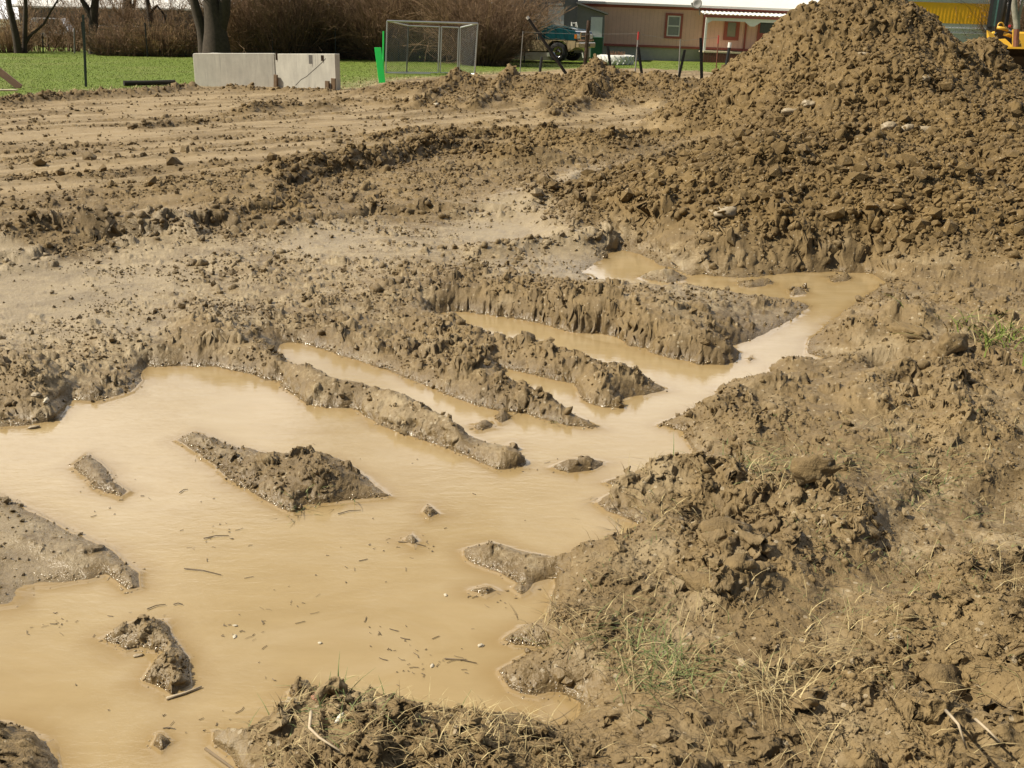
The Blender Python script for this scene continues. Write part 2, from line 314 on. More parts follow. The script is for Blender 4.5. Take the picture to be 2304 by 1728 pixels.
def upsample(a, n, m):
    """bilinear growth of a coarse grid sampled every STEP rows/columns"""
    r = np.clip(np.arange(n)/STEP, 0, a.shape[0]-1.001); c = np.clip(np.arange(m)/STEP, 0, a.shape[1]-1.001)
    r0 = r.astype(int); c0 = c.astype(int); fr = (r-r0)[:, None]; fc = (c-c0)[None, :]
    a00 = a[r0][:, c0]; a01 = a[r0][:, c0+1]; a10 = a[r0+1][:, c0]; a11 = a[r0+1][:, c0+1]
    return ((a00*(1-fc)+a01*fc)*(1-fr)+(a10*(1-fc)+a11*fc)*fr).astype(np.float32)
STEP = 3
yc = ys[::STEP]; uc = us[::STEP]
if (NY-1) % STEP: yc = np.append(yc, yc[-1]+(yc[-1]-yc[-2]))
if (NX-1) % STEP: uc = np.append(uc, uc[-1]+(uc[-1]-uc[-2]))
YC, UC = np.meshgrid(yc, uc, indexing='ij'); XC = YC*UC

def pdist(X, Y, poly, closed=True):
    poly = np.asarray(poly, float); n = len(poly); d2 = np.full(X.shape, 1e9); inside = np.zeros(X.shape, bool)
    for i in range(n if closed else n-1):
        a = poly[i]; b = poly[(i+1) % n]; e = b-a; L = e.dot(e)+1e-12
        t = np.clip(((X-a[0])*e[0]+(Y-a[1])*e[1])/L, 0, 1)
        d2 = np.minimum(d2, (X-a[0]-t*e[0])**2+(Y-a[1]-t*e[1])**2)
        if closed:
            cr = ((a[1] > Y) != (b[1] > Y)); inside ^= cr & (X < (b[0]-a[0])*(Y-a[1])/(b[1]-a[1]+1e-12)+a[0])
    d = np.sqrt(d2)
    return np.where(inside, -d, d) if closed else d

SD = pdist(XC, YC, P2(WATER))                       # >0 on land
for isl in ISLANDS: SD = np.maximum(SD, -pdist(XC, YC, P2(isl)))
# interpolation of the traced control values
def idw(ctrl, cols, power=4):
    P = P2([c_[:2] for c_ in ctrl], .06); pu = P[:, 0]/P[:, 1]; pl = np.log(P[:, 1]); W = 0; out = [0]*len(cols)
    L = np.log(YC); uu = np.clip(UC, -.6, .6)
    for k in range(len(P)):
        d2 = (uu-pu[k])**2+((L-pl[k])*.55)**2+2e-4; wgt = d2**(-power/2); W = W+wgt
        for j, c in enumerate(cols): out[j] = out[j]+wgt*ctrl[k][c]
    return [o/W for o in out]
HB, BW = idw(CTRL, (2, 3)); LUMP, WET = idw(SURF, (2, 3))
padB = pdist(XC, YC, PAD_B); padA = pdist(XC, YC, PAD_A); lawnd = pdist(XC, YC, LAWN)
rdg = np.zeros(XC.shape); rlump = np.zeros(XC.shape)
for line, z, h, hw, lp in RIDGES:
    pl = P2(line, z); d = pdist(XC, YC, pl, False); g = np.exp(-(d/hw)**2*1.2); rdg = np.maximum(rdg, h*g); rlump = np.maximum(rlump, lp*np.exp(-(d/hw)**2*.6)*(h > 0))
dent = np.zeros(XC.shape)
for px, py, z, r, dep in DENTS:
    c = at(px, py, z); dent += dep*np.exp(-(((XC-c[0])**2+(YC-c[1])**2)/(r*r))**1.5)
up = lambda a: upsample(a, NY, NX)
SD, HB, BW, LUMP, WET, padB, padA, lawnd, rdg, rlump, dent = map(up, (SD, HB, BW, LUMP, WET, padB, padA, lawnd, rdg, rlump, dent))
Y, U = np.meshgrid(ys.astype(np.float32), us.astype(np.float32), indexing='ij'); X = Y*U

near = sst(-Y, -9, -5)
_pw = .16*fbm(X*1.8, Y*1.8, 3, .55, 91)+.06*fbm(X*7, Y*7, 2, .5, 92)
padA = padA+_pw; padB = padB+_pw*.7
scarp = np.maximum(np.exp(-((padA+.02)/.16)**2), .8*np.exp(-((padB+.02)/.12)**2))*(lawnd > .2)
warp = np.where(Y > 5.6, .075, .035)*fbm(X*5, Y*5, 3, .55, 3)+.009*near*fbm(X*22, Y*22, 2, .5, 9)
sd = SD+warp*np.clip(.35+np.abs(SD)*8, .35, 1)
land = np.clip(sd, 0, None); wat = np.clip(-sd, 0, None)
H = HB*(1-np.exp(-land/BW*1.4))-.10*(1-np.exp(-wat/.12))
H += (.075*sst(-padB, -.02, .13)+.075*sst(-padA, -.03, .17))*sst(sd, .02, .5)
H += rdg*sst(sd, 0, .06)*(1+.7*fbm(X*4, Y*4, 3, .6, 21))
# heaps
def heap(cx, cy, rx, ry, h, seed, rot=0., top=.12, irr=.18):
    dx = X-cx; dy = Y-cy; c, s = math.cos(rot), math.sin(rot)
    e1 = (dx*c+dy*s)/rx; e2 = (-dx*s+dy*c)/ry
    r = np.sqrt(e1*e1+e2*e2+top*top)-top
    r = r*(1+irr*fbm(X*.9+seed, Y*.9, 3, .5, seed))
    k = np.clip(1-r, -1, 1); k = .5*(k+np.sqrt(k*k+.006))-.04
    return h*np.clip(k, 0, None)
tall = heap(5.08, 16.2, 2.70, 3.1, 2.16, 61, 0, .12, .10)
tall = np.maximum(tall, heap(4.35, 15.6, 1.75, 2.2, 1.36, 74, 0, .15, .15))
tall = np.maximum(tall, heap(7.42, 17.6, 1.38, 1.9, 1.38, 62, 0, .1, .08))
tall = np.maximum(tall, heap(5.5, 13.3, 2.7, 1.9, .80, 63, -.12, .25, .25))
tall = np.maximum(tall, heap(4.95, 14.3, 1.7, 1.3, 1.2, 68, .2, .25, .25))
front = heap(2.75, 9.1, 2.15, 2.15, .66, 64, 0, .35, .25)
front = np.maximum(front, heap(4.6, 8.9, 1.7, 2.0, .62, 65, 0, .35, .25))
front = np.maximum(front, heap(3.6, 7.9, 1.8, 1.1, .42, 69, 0, .3, .25))
small = heap(2.75, 15.6, .75, 1.0, .5, 66, .5, .2, .3)
small = np.maximum(small, heap(.05, 11.9, .75, .40, .22, 67, .2, .2, .3))
small = np.maximum(small, heap(1.0, 13.2, .9, .7, .22, 70, .2, .2, .3))
bz = (Y-22.2-.4*fbm(X*.5, Y*0+2, 2, .5, 71)); bh = .72*np.interp(X, BERM_X, BERM_H).astype(np.float32)
berm = bh*np.where(bz > 0, np.exp(-(bz/.75)**2), np.exp(-(bz/1.5)**2))*(1+.28*fbm(X*1.6, Y*1.6, 3, .55, 72))
berm = berm+bh*.55*np.exp(-((Y-19.6-.5*fbm(X*.7, Y*0+5, 2, .5, 75))/.7)**2)*np.clip(fbm(X*1.1, Y*1.1, 3, .5, 73)+.35, 0, 1)
sp = sst(sd, 0, .15); spw = sst(sd, -.02, .45+.2*fbm(X*2, Y*2, 2, .5, 76))
heapz = np.maximum.reduce([tall, front, small, berm])*spw
slump = np.maximum(np.maximum(sst(heapz, .02, .2), rlump), scarp*np.clip(.55+1.2*fbm(X*1.3, Y*1.3, 2, .5, 93), 0, 1))
LUMP = np.clip(np.maximum(LUMP, slump), 0, 1)*(1-sst(lawnd, -.1, .25)*0)
onlawn = sst(-lawnd, -.05, .5)*(1-sst(heapz, .02, .1))
H += heapz
WET = WET*(1-.9*sst(heapz, .03, .25))
bench = np.exp(-(up(pdist(XC, YC, P2([(1545,285),(1620,285),(1700,292),(1850,306),(2010,314)], .45), False))/.24)**2)*sst(heapz, .05, .2); LUMP = LUMP*(1-.75*bench)
# broad unevenness
big = fbm(X*.7, Y*.7, 3, .5, 31)
H += sp*(.02*big+.02*LUMP*fbm(X*2.3, Y*2.3, 4, .55, 32)+sst(heapz, .1, .6)*(.15*fbm(X*1.1, Y*1.1, 4, .6, 33)))*(1-.7*bench)*(1-.8*onlawn)
H -= dent*sst(sd, -.02, .05)
# flow marks of churned mud, drawn out along the ruts
ang = R_(-32); xr = X*math.cos(ang)+Y*math.sin(ang); yr = -X*math.sin(ang)+Y*math.cos(ang)
streak = fbm(xr*3.2, yr*15, 3, .55, 35)
H += sp*.012*LUMP*near*streak*(1-slump)
ct_ = (Y-1.2*X)/1.56; al_ = (X+1.2*Y)/1.56; trk = fbm(al_*.22, ct_*2.6, 4, .6, 36); padm = sst(-padA, .1, .4)*(1-slump)*(1-onlawn)
H += .030*padm*trk
band = np.clip(.30+1.5*fbm(al_*.16+3, ct_*1.25, 3, .55, 37)+.8*fbm(al_*1.2, ct_*2.2, 2, .5, 38), 0, 1)*padm
PALE = np.maximum(padm*np.clip(1-1.6*band, 0, 1), .8*bench)*(1-scarp)*(1-np.clip(rlump, 0, 1)); bankm = (X > .25+np.clip(Y-3.1, 0, 9)*.52)*(Y < 6.5)*sst(sd, .05, .3)*np.clip(.3+1.4*fbm(X*1.7, Y*1.7, 3, .55, 39), 0, 1)*(WET < .82)
LUMP = np.clip(np.maximum(LUMP+.35*bankm, 0)*(1-.75*padm)+0, 0, 1); LUMP = np.clip(np.maximum(LUMP, band*.75), 0, 1); WET = WET*(1-.55*band)
H += bankm*(.05*np.abs(fbm(X*2.6, Y*2.6, 4, .6, 77))+.5*clods(X, Y, .34, np.full_like(X, .45), 78, .3))
# lumps, coarse to fine
L = np.clip(LUMP, 0, 1); patch = np.clip(.5+1.1*fbm(X*3.1, Y*3.1, 3, .55, 41), 0, 1.2); patch2 = np.clip(.5+1.2*fbm(X*8, Y*8, 2, .5, 42), 0, 1.2)
wl = np.clip(.25+sp, 0, 1)*(1-.95*onlawn)*sst(sd, -.01, .03)*(1-.45*sst(WET, .65, .95))
hp = sst(heapz, .1, .5)
def layer(cell, dens, seed, hs, mask, cond):
    global H
    rows = np.where(cond)[0]
    if len(rows) == 0: return
    a, b = rows[0], rows[-1]+1
    l_ = clods(X[a:b], Y[a:b], cell, dens[a:b], seed, hs)*mask[a:b]
    if cell > .1: ACC[a:b] += l_*l_
    else: H[a:b] += l_
ACC = np.zeros_like(H)
layer(.60, .6*hp, 100, .30, wl*hp, ys > 6)
layer(.26, .8*np.maximum(np.maximum(hp*.9, .5*slump), (L-.6)*.6)*patch, 110, .45, wl, ys > 1)
layer(.13, .9*(L-.05)*patch, 120, .68, wl*(.4+.6*L), ys > 1)
H += np.sqrt(ACC)
layer(.068, .95*(.02+L*.95)*patch2, 130, .72, wl*(.5+.5*L), ys > 1)
layer(.036, .02+.9*L*patch2, 140, .75, wl*(.6+.4*L), ys < 15)
layer(.019, .03+.8*L*patch, 150, .65, wl*near, ys < 7.5)
H += wl*(.3+.7*L)*(.010*fbm(X*13, Y*13, 3, .6, 43)+.004*near*fbm(X*60, Y*60, 2, .5, 44))
H = np.where(sd < 0, np.minimum(H, .012+.02*L), H)
# the far ground settles level under the lawn and sinks at the rim
lev = .17
H = H*(1-onlawn)+onlawn*(lev+.03*fbm(X*.25, Y*.25, 2, .5, 45)+.012*fbm(X*2.2, Y*2.2, 2, .5, 46))
H -= .5*sst(Y, 60, 64)+.3*sst(np.abs(U), 1.15, 1.25)
WET = np.clip(WET, 0, 1)
SHORE = np.exp(-(np.clip(H, 0, None)/.018))*(np.abs(sd) < .6)

def ground_z(x, y):
    x = np.asarray(x, float); y = np.asarray(y, float)
    r = np.clip(np.interp(y, ys, np.arange(NY)), 0, NY-1.001); c = np.clip(np.interp(x/y, us, np.arange(NX)), 0, NX-1.001)
    r0 = r.astype(int); c0 = c.astype(int); fr = r-r0; fc = c-c0
    return (H[r0, c0]*(1-fc)+H[r0, c0+1]*fc)*(1-fr)+(H[r0+1, c0]*(1-fc)+H[r0+1, c0+1]*fc)*fr
def sample(A, x, y):
    r = np.clip(np.interp(y, ys, np.arange(NY)), 0, NY-1).astype(int); c = np.clip(np.interp(np.asarray(x)/np.asarray(y), us, np.arange(NX)), 0, NX-1).astype(int)
    return A[r, c]

# ------------------------------------------------------------------ ground materials
def soil_material(name):
    mt, t, p = new_mat(name); c = coords(t)
    wet = attr(t, 'wet'); dry = attr(t, 'heap'); sh = attr(t, 'shore')
    n1 = noise(t, 1.3, 5, .6, c); n2 = noise(t, 9, 5, .65, c); n3 = noise(t, 60, 3, .6, c)
    tone = math_n(t, 'ADD', math_n(t, 'MULTIPLY', n1, .35), math_n(t, 'ADD', math_n(t, 'MULTIPLY', n2, .4), math_n(t, 'MULTIPLY', n3, .25)))
    mud = mixc(t, remap(t, tone, .34, .66), MUD[0], MUD[1])
    hp_ = mixc(t, remap(t, tone, .34, .66), HEAP[0], HEAP[1])
    silt = mixc(t, remap(t, n2, .3, .7), SILT[0], SILT[1])
    col = mixc(t, dry, mud, hp_)
    col = mixc(t, remap(t, math_n(t, 'ADD', wet, math_n(t, 'ADD', math_n(t, 'MULTIPLY', math_n(t, 'SUBTRACT', n2, .5), .7), math_n(t, 'MULTIPLY', math_n(t, 'SUBTRACT', n3, .5), .5))), .66, .86, 0, .95), col, silt)
    col = mixc(t, math_n(t, 'MULTIPLY', attr(t, 'pale'), .75), col, (.295, .212, .106))
    pt = noise(t, 2.2, 6, .65, c, .4); col = mixc(t, remap(t, pt, .52, .66, 0, .55), col, mixc(t, .5, col, (.07, .045, .018))); pt2 = noise(t, 3.1, 5, .6, coords(t, 'Object', (1, 1, 3)), .3)
    col = mixc(t, math_n(t, 'MULTIPLY', remap(t, pt2, .54, .68, 0, .45), math_n(t, 'SUBTRACT', 1, dry)), col, (.34, .265, .155))
    # pale gravel grains
    vo = nd(t, 'ShaderNodeTexVoronoi'); vo.inputs['Scale'].default_value = 55; t.links.new(c, vo.inputs['Vector'])
    sep = nd(t, 'ShaderNodeSeparateColor'); t.links.new(vo.outputs['Color'], sep.inputs[0])
    g = math_n(t, 'MULTIPLY', math_n(t, 'GREATER_THAN', sep.outputs[0], .93), math_n(t, 'LESS_THAN', vo.outputs['Distance'], .38))
    col = mixc(t, math_n(t, 'MULTIPLY', g, .5), col, (.42, .35, .24))
    col = mixc(t, math_n(t, 'MULTIPLY', sh, .75), col, (.105, .070, .032))
    t.links.new(col, p.inputs['Base Color'])
    r = math_n(t, 'SUBTRACT', .80, math_n(t, 'MULTIPLY', remap(t, wet, .25, 1., 0, 1), .34))
    r = math_n(t, 'ADD', r, math_n(t, 'MULTIPLY', math_n(t, 'SUBTRACT', n2, .5), .25))
    r = math_n(t, 'SUBTRACT', r, math_n(t, 'MULTIPLY', sh, .40), clamp=True)
    r = math_n(t, 'MAXIMUM', r, .10); mxr = nd(t, 'ShaderNodeMix'); t.links.new(math_n(t, 'MULTIPLY', sh, 1.25, clamp=True), mxr.inputs[0]); t.links.new(r, mxr.inputs[2]); mxr.inputs[3].default_value = .07; r = mxr.outputs[0]
    t.links.new(r, p.inputs['Roughness'])
    p.inputs['IOR'].default_value = 1.4
    bump(t, p, math_n(t, 'ADD', math_n(t, 'MULTIPLY', noise(t, 24, 4, .6, c), .8), math_n(t, 'ADD', math_n(t, 'MULTIPLY', n3, .4), math_n(t, 'MULTIPLY', noise(t, 190, 2, .6, c), .3))), .55, .018)
    return mt
MUD = ((.108, .071, .029), (.235, .163, .072)); HEAP = ((.088, .055, .018), (.205, .135, .050)); SILT = ((.215, .160, .088), (.31, .24, .138))
M_SOIL = soil_material('soil')

def lawn_material():
    mt, t, p = new_mat('turf'); c = coords(t)
    n1 = noise(t, .35, 4, .6, c); n2 = noise(t, 5, 5, .7, c); n3 = noise(t, 45, 3, .7, c)
    a = mixc(t, remap(t, n3, .3, .7), (.085, .125, .012), (.145, .195, .025))
    b = mixc(t, remap(t, n3, .3, .7), (.14, .14, .035), (.25, .22, .09))
    col = mixc(t, remap(t, math_n(t, 'ADD', math_n(t, 'MULTIPLY', n1, .5), math_n(t, 'MULTIPLY', n2, .5)), .48, .70, 0, .8), a, b)
    col = mixc(t, attr(t, 'edge'), col, (.24, .20, .105))
    t.links.new(col, p.inputs['Base Color']); p.inputs['Roughness'].default_value = .9; p.inputs['Specular IOR Level'].default_value = .2
    bump(t, p, n3, .6, .03); return mt
M_LAWN = lawn_material()

# ------------------------------------------------------------------ split the grid into ground, heaps and lawn
_gy = np.gradient(H, axis=0)/np.gradient(Y, axis=0); _gx = np.gradient(H, axis=1)/np.gradient(X, axis=1); _sl = np.clip(np.sqrt(_gx*_gx+_gy*_gy)-.35, 0, 1.6)
_fq = np.where(Y < 7, 26, 9).astype(np.float32); _am = np.where(Y < 7, .015, .045)*_sl*sst(H, .0, .03)
DX = _am*(perlin(X*_fq, H*_fq*1.3+Y*2, 201)+.6*perlin(X*_fq*2.2, H*_fq*2.4, 202))*1.6; DY = _am*(perlin(X*_fq+9, H*_fq*1.3, 203)+.6*perlin(X*_fq*2.2, H*_fq*2.4+5, 204))*1.6
V = np.stack([X+DX, Y+DY, H], -1).reshape(-1, 3)
idx = np.arange(NY*NX, dtype=np.int32).reshape(NY, NX)
Q = np.stack([idx[:-1, :-1], idx[:-1, 1:], idx[1:, 1:], idx[1:, :-1]], -1).reshape(-1, 4)
cls = np.zeros((NY, NX), np.int8)
cls[(onlawn > .5)] = 1
hz = heapz > .12
cls[hz & (tall*spw >= heapz-1e-5)] = 2; cls[hz & (front*spw >= heapz-1e-5)] = 3; cls[hz & (berm*spw >= heapz-1e-5)] = 4
cls[(cls == 4) & (berm < .16)] = 0
fc = cls[:-1, :-1].reshape(-1)
heap_a = np.clip(sst(heapz, .03, .25)+.8*np.maximum(scarp, rlump)*(Y > 7)+.55*sst(-padB, 0, .5)*(1-WET)*(1-PALE), 0, 1)
edge_a = 1-sst(-lawnd, .1, 2.2+1.5*fbm(X*.6, Y*.6, 2, .5, 47))
ATTR = dict(wet=WET.ravel(), heap=heap_a.ravel(), shore=SHORE.ravel(), edge=edge_a.ravel(), pale=PALE.ravel())
def carve(name, k, mat):
    f = Q[fc == k]; used = np.unique(f); mp = np.full(len(V), -1, np.int32); mp[used] = np.arange(len(used), dtype=np.int32)
    me = np_mesh(name, V[used], mp[f], mat, True, {n: a[used] for n, a in ATTR.items()})
    return link(name, me)
o = carve('ground', 0, M_SOIL); tag(o, kind='structure')
o = carve('lawn', 1, M_LAWN); tag(o, kind='structure')
o = carve('dirt_pile', 2, M_SOIL); tag(o, 'tallest pile of loose brown dirt rising above the top of the picture', 'dirt pile', 'heaps of excavated dirt')
o = carve('dirt_pile', 3, M_SOIL); tag(o, 'broad low cloddy dirt heap between the tall pile and the muddy water', 'dirt pile', 'heaps of excavated dirt')
o = carve('dirt_pile', 4, M_SOIL); tag(o, 'long low berm of dark dirt running in front of the wire kennel and pink house', 'dirt pile', 'heaps of excavated dirt')

# surrounding land out to the horizon
def land_material():
    mt, t, p = new_mat('far_land'); c = coords(t)
    n1 = noise(t, .05, 5, .6, c); n2 = noise(t, .8, 5, .7, c)
    col = mixc(t, remap(t, n1, .4, .6), (.10, .13, .035), (.21, .17, .085)); col = mixc(t, remap(t, n2, .3, .7, 0, .5), col, (.15, .11, .06))
    t.links.new(col, p.inputs['Base Color']); p.inputs['Roughness'].default_value = .95; return mt
b = MB(); S = 2500
b.add([(-S, -S, -.22), (S, -S, -.22), (S, S, -.22), (-S, S, -.22)], [(0, 1, 2, 3)])
o = b.build('terrain', land_material()); tag(o, kind='structure')
# hidden ground under the camera's feet, closing the gap before the first row
b = MB(); b.add([(-2.2, -3, .08), (2.2, -3, .08), (1.7, 1.36, .06), (-1.7, 1.36, .06)], [(0, 1, 2, 3)])
me = b.mesh('ground', M_SOIL); o = link('ground', me); tag(o, kind='structure')

# ------------------------------------------------------------------ muddy water
def water_material():
    mt, t, p = new_mat('muddy_water'); c = coords(t); dp = attr(t, 'depth')
    cs = coords(t, 'Object', (1.0, 3.2, 1))
    n1 = noise(t, .9, 4, .55, c); n2 = noise(t, 5, 4, .6, cs)
    f = math_n(t, 'ADD', math_n(t, 'MULTIPLY', n1, .6), math_n(t, 'MULTIPLY', n2, .4))
    sw = noise(t, 1.6, 5, .6, coords(t, 'Object', (1, 1.6, 1)), 1.4); col = mixc(t, remap(t, f, .3, .7), (.285, .205, .098), (.36, .268, .138)); col = mixc(t, remap(t, sw, .45, .70, 0, .6), col, (.37, .287, .167)); col = mixc(t, remap(t, dp, 0, .05, .75, 0), col, (.24, .16, .066))
    t.links.new(col, p.inputs['Base Color'])
    p.inputs['Roughness'].default_value = .045; p.inputs['IOR'].default_value = 1.38; p.inputs['Specular IOR Level'].default_value = .5
    r1 = noise(t, 14, 3, .55, coords(t, 'Object', (1.0, 2.6, 1)), .6); r2 = noise(t, 60, 2, .5, coords(t, 'Object', (1.0, 2.2, 1)), .4)
    bump(t, p, math_n(t, 'ADD', math_n(t, 'MULTIPLY', r1, .7), math_n(t, 'MULTIPLY', r2, .25)), .11, .01)
    return mt
M_WATER = water_material()
wm = (H < .02) & (Y < 14) & (sd < .3)
HWm = .0035*np.exp(np.clip(H, -.2, .001)/.006)            # the film climbs a little where it meets the mud
k = wm[:-1, :-1] | wm[1:, :-1] | wm[:-1, 1:] | wm[1:, 1:]
f = Q[k.reshape(-1)]; used = np.unique(f); mp = np.full(len(V), -1, np.int32); mp[used] = np.arange(len(used), dtype=np.int32)
WV = V.copy(); WV[:, 2] = HWm.reshape(-1)
o = link('water', np_mesh('water', WV[used], mp[f], M_WATER, True, dict(depth=np.clip(-H, 0, .2).ravel()[used]))); tag(o, kind='structure')
# ------------------------------------------------------------------ crumbs and clods lying on the mud
def ico(sub):
    bm = bmesh.new(); bmesh.ops.create_icosphere(bm, subdivisions=sub, radius=1)
    v = np.array([q.co[:] for q in bm.verts]); f = np.array([[q.index for q in p.verts] for p in bm.faces]); bm.free(); return v, f
def rocks(sub, n, amp, seed):
    v, f = ico(sub); g = np.random.default_rng(seed); out = []
    for k in range(n):
        d = np.ones(len(v))
        for j in range(7):
            a = g.normal(size=3); a /= np.linalg.norm(a); d -= amp*np.clip(v @ a-.25-.4*g.random(), 0, None)*g.uniform(.6, 1.8)
        d += (.11 if sub == 2 else amp*.30)*g.normal(size=len(v))
        d = d*(1+.16*np.sin(v @ g.normal(0, 2.4, 3)+g.uniform(0, 6))*np.sin(v @ g.normal(0, 3.2, 3))); s = np.array([1, g.uniform(.65, 1), g.uniform(.55, .9)]); out.append(v*d[:, None]*s)
    return out, f
def rotm(n, g, flat=1.):
    a = g.uniform(0, 6.283, n); b = g.normal(0, .5*flat, n); c = g.normal(0, .5*flat, n)
    ca, sa, cb, sb, cc, sc_ = np.cos(a), np.sin(a), np.cos(b), np.sin(b), np.cos(c), np.sin(c); z = np.zeros(n); o = np.ones(n)
    Rz = np.stack([ca, -sa, z, sa, ca, z, z, z, o], -1).reshape(n, 3, 3); Rx = np.stack([o, z, z, z, cb, -sb, z, sb, cb], -1).reshape(n, 3, 3)
    Ry = np.stack([cc, z, sc_, z, o, z, -sc_, z, cc], -1).reshape(n, 3, 3); return Rz @ Rx @ Ry
def scatter_rocks(name, n, sub, size, weight, seed, ymin, ymax, sink=.3, nvar=10, amp=.5, smooth=False):
    g = np.random.default_rng(seed)
    m_ = int(n*6); yy = np.exp(g.uniform(math.log(ymin), math.log(ymax), m_)); uu = g.uniform(-.6, .6, m_); xx = uu*yy
    wv = weight(xx, yy); keep = np.where(g.random(m_) < wv)[0][:n]
    xx, yy = xx[keep], yy[keep]; n = len(xx); r = size(yy, g, n)
    zz = ground_z(xx, yy)+r*(.5-sink)
    var, f = rocks(sub, nvar, amp, seed); pick = g.integers(0, nvar, n); B = np.stack(var)[pick]
    Rm = rotm(n, g); W = np.einsum('nij,nvj->nvi', Rm, B)*r[:, None, None]+np.stack([xx, yy, zz], -1)[:, None, :]
    nv = B.shape[1]; F = (f[None]+(np.arange(n)*nv)[:, None, None]).reshape(-1, 3)
    rep = lambda a: np.repeat(a, nv)
    at_ = dict(wet=rep(sample(WET, xx, yy)*.85), heap=rep(sample(heap_a, xx, yy)), shore=rep(sample(SHORE, xx, yy)*.6))
    o = link(name, np_mesh(name, W.reshape(-1, 3), F, M_SOIL, smooth, at_)); return o
EDGEM = np.where(sd > 0, 1, 0)
def w_small(x, y):
    l = sample(LUMP, x, y); s = sample(sd, x, y); lw = sample(onlawn, x, y)
    x3 = x.astype(np.float32); y3 = y.astype(np.float32); pt = np.clip(.35+2.0*fbm(x3*1.9, y3*1.9, 4, .65, 88), .03, 1)
    return (.04+.96*l**1.2)*pt*(s > -.01)*(lw < .3)*np.where(sample(H, x, y) > -.004, 1, 0)
def w_big(x, y):
    l = sample(LUMP, x, y); h = sample(heapz, x, y); far = np.clip((y-5.5)/2, .22, 1); rl = sample(rlump, x, y)
    return np.clip((l-.5)*.7+.5*np.clip(h*4, 0, 1)+.6*rl+.5*sample(scarp, x, y), 0, 1)*far*(sample(sd, x, y) > .02)*(sample(onlawn, x, y) < .3)
o = scatter_rocks('dirt_crumbs', 64000, 1, lambda y, g, n: np.clip(.00115*y**.95*np.exp(g.normal(0, .6, n)), .0018, .04), w_small, 5, 1.5, 24, .25)
tag(o, 'small crumbs of mud scattered over the churned ground', 'dirt crumbs', kind='stuff')
def w_heap(x, y):
    return np.clip(sample(heapz, x, y)*3-.1+.9*sample(slump, x, y)*(y > 9), 0, 1)*(sample(sd, x, y) > .05)*(sample(onlawn, x, y) < .3)*(1-.85*sample(bench, x, y))*np.clip(.55+1.4*fbm(x.astype(np.float32)*1.2, y.astype(np.float32)*1.2, 3, .6, 89), .1, 1)
o = scatter_rocks('heap_clods', 46000, 1, lambda y, g, n: np.clip(np.where(y > 14.5, .62, 1.)*.017*np.exp(g.normal(0, .66, n))*(y/12)**.3, .007, .10), w_heap, 9, 6, 25, .35, 16, .38)
tag(o, 'loose fist-sized earth lumps covering the dirt heaps', 'dirt clods', kind='stuff')
o = scatter_rocks('dirt_clods', 9000, 2, lambda y, g, n: np.clip(.0028*y**.85*np.exp(g.normal(0, .55, n)), .004, .055), w_big, 6, 1.6, 25, .42, 16, .26, True)
tag(o, 'lumpy earth clods strewn over the heaps and muddy banks', 'dirt clods', kind='stuff')
# glossy rounded grains added for sun glints on the lower-left mud shores
def glint_mat():
    mt, t, p = new_mat('glint_grain'); c = coords(t); t.links.new(mixc(t, remap(t, noise(t, 40, 3, .6, c), .3, .7), (.16, .115, .055), (.30, .22, .12)), p.inputs['Base Color'])
    p.inputs['Roughness'].default_value = .10; p.inputs['IOR'].default_value = 1.45; return mt
def scatter_glints(n, seed):
    g = np.random.default_rng(seed); m_ = 900000; yy = np.exp(g.uniform(math.log(1.6), math.log(7.5), m_)); xx = g.uniform(-.55, .35, m_)*yy
    h = sample(H, xx, yy); s0 = sample(sd, xx, yy); e = .03; gx = sample(sd, xx+e, yy)-sample(sd, xx-e, yy); gy = sample(sd, xx, yy+e)-sample(sd, xx, yy-e); q = np.sqrt(gx*gx+gy*gy)+1e-6
    face = np.clip((gx*.62+gy*.78)/q, 0, 1)**1.5+.04; k = np.where((h > -.010) & (h < .012) & (np.abs(s0) < .06) & (g.random(m_) < face))[0][:n]
    xx, yy = xx[k], yy[k]; n = len(k); r = np.clip(.00062*yy*np.exp(g.normal(0, .45, n)), .0009, .0055); zz = np.maximum(ground_z(xx, yy), 0)+r*.1
    v, f = ico(2); W = v[None]*(r[:, None]*g.uniform(.8, 1.6, (n, 3)))[:, None, :]*np.array([1.1, 1, .7])+np.stack([xx, yy, zz], -1)[:, None]
    F = (f[None]+(np.arange(n)*len(v))[:, None, None]).reshape(-1, 3); o = link('glint_grains', np_mesh('glint_grains', W.reshape(-1, 3), F, glint_mat(), True)); tag(o, 'tiny shiny grains added along the puddle edge to catch sun glints', 'wet mud', kind='stuff')
scatter_glints(3000, 71)
# ------------------------------------------------------------------ things behind the mud
K = 2304/2212
def B(xt, yt, depth): return Vector(at_depth(xt/K, yt/K, depth))
def G(xt, yt, z=.17): return Vector(at(xt/K, yt/K, z))
def gz(x, y): return float(ground_z([x], [y])[0])

M_PINK = simple('pink_siding', (.76, .47, .365), .7, var=.10, scale=1.5)
M_TRIM = simple('red_trim', (.34, .09, .065), .6, var=.15)
M_WHITE = simple('white_paint', (.72, .70, .64), .5, var=.08)
M_ROOF = simple('pale_roof', (.62, .60, .55), .55, var=.06, scale=1)
M_SKIRT = simple('skirting', (.42, .40, .33), .8, var=.15)
M_REDWOOD = simple('red_decking', (.13, .045, .028), .7, var=.3)
M_GLASS = simple('dark_glass', (.05, .065, .065), .08, var=.2, spec=.8)
M_CURTAIN = simple('curtained_glass', (.20, .22, .20), .12, var=.15, spec=.8)
M_GREY = simple('grey_boards', (.20, .185, .165), .85, var=.2, scale=3)
M_GREY2 = simple('weathered_grey', (.22, .21, .19), .8, var=.2)
M_GREEN = simple('green_paint', (.01, .085, .035), .45, var=.2)
M_STAKE = simple('bright_green_paint', (.02, .66, .10), .5, var=.06)
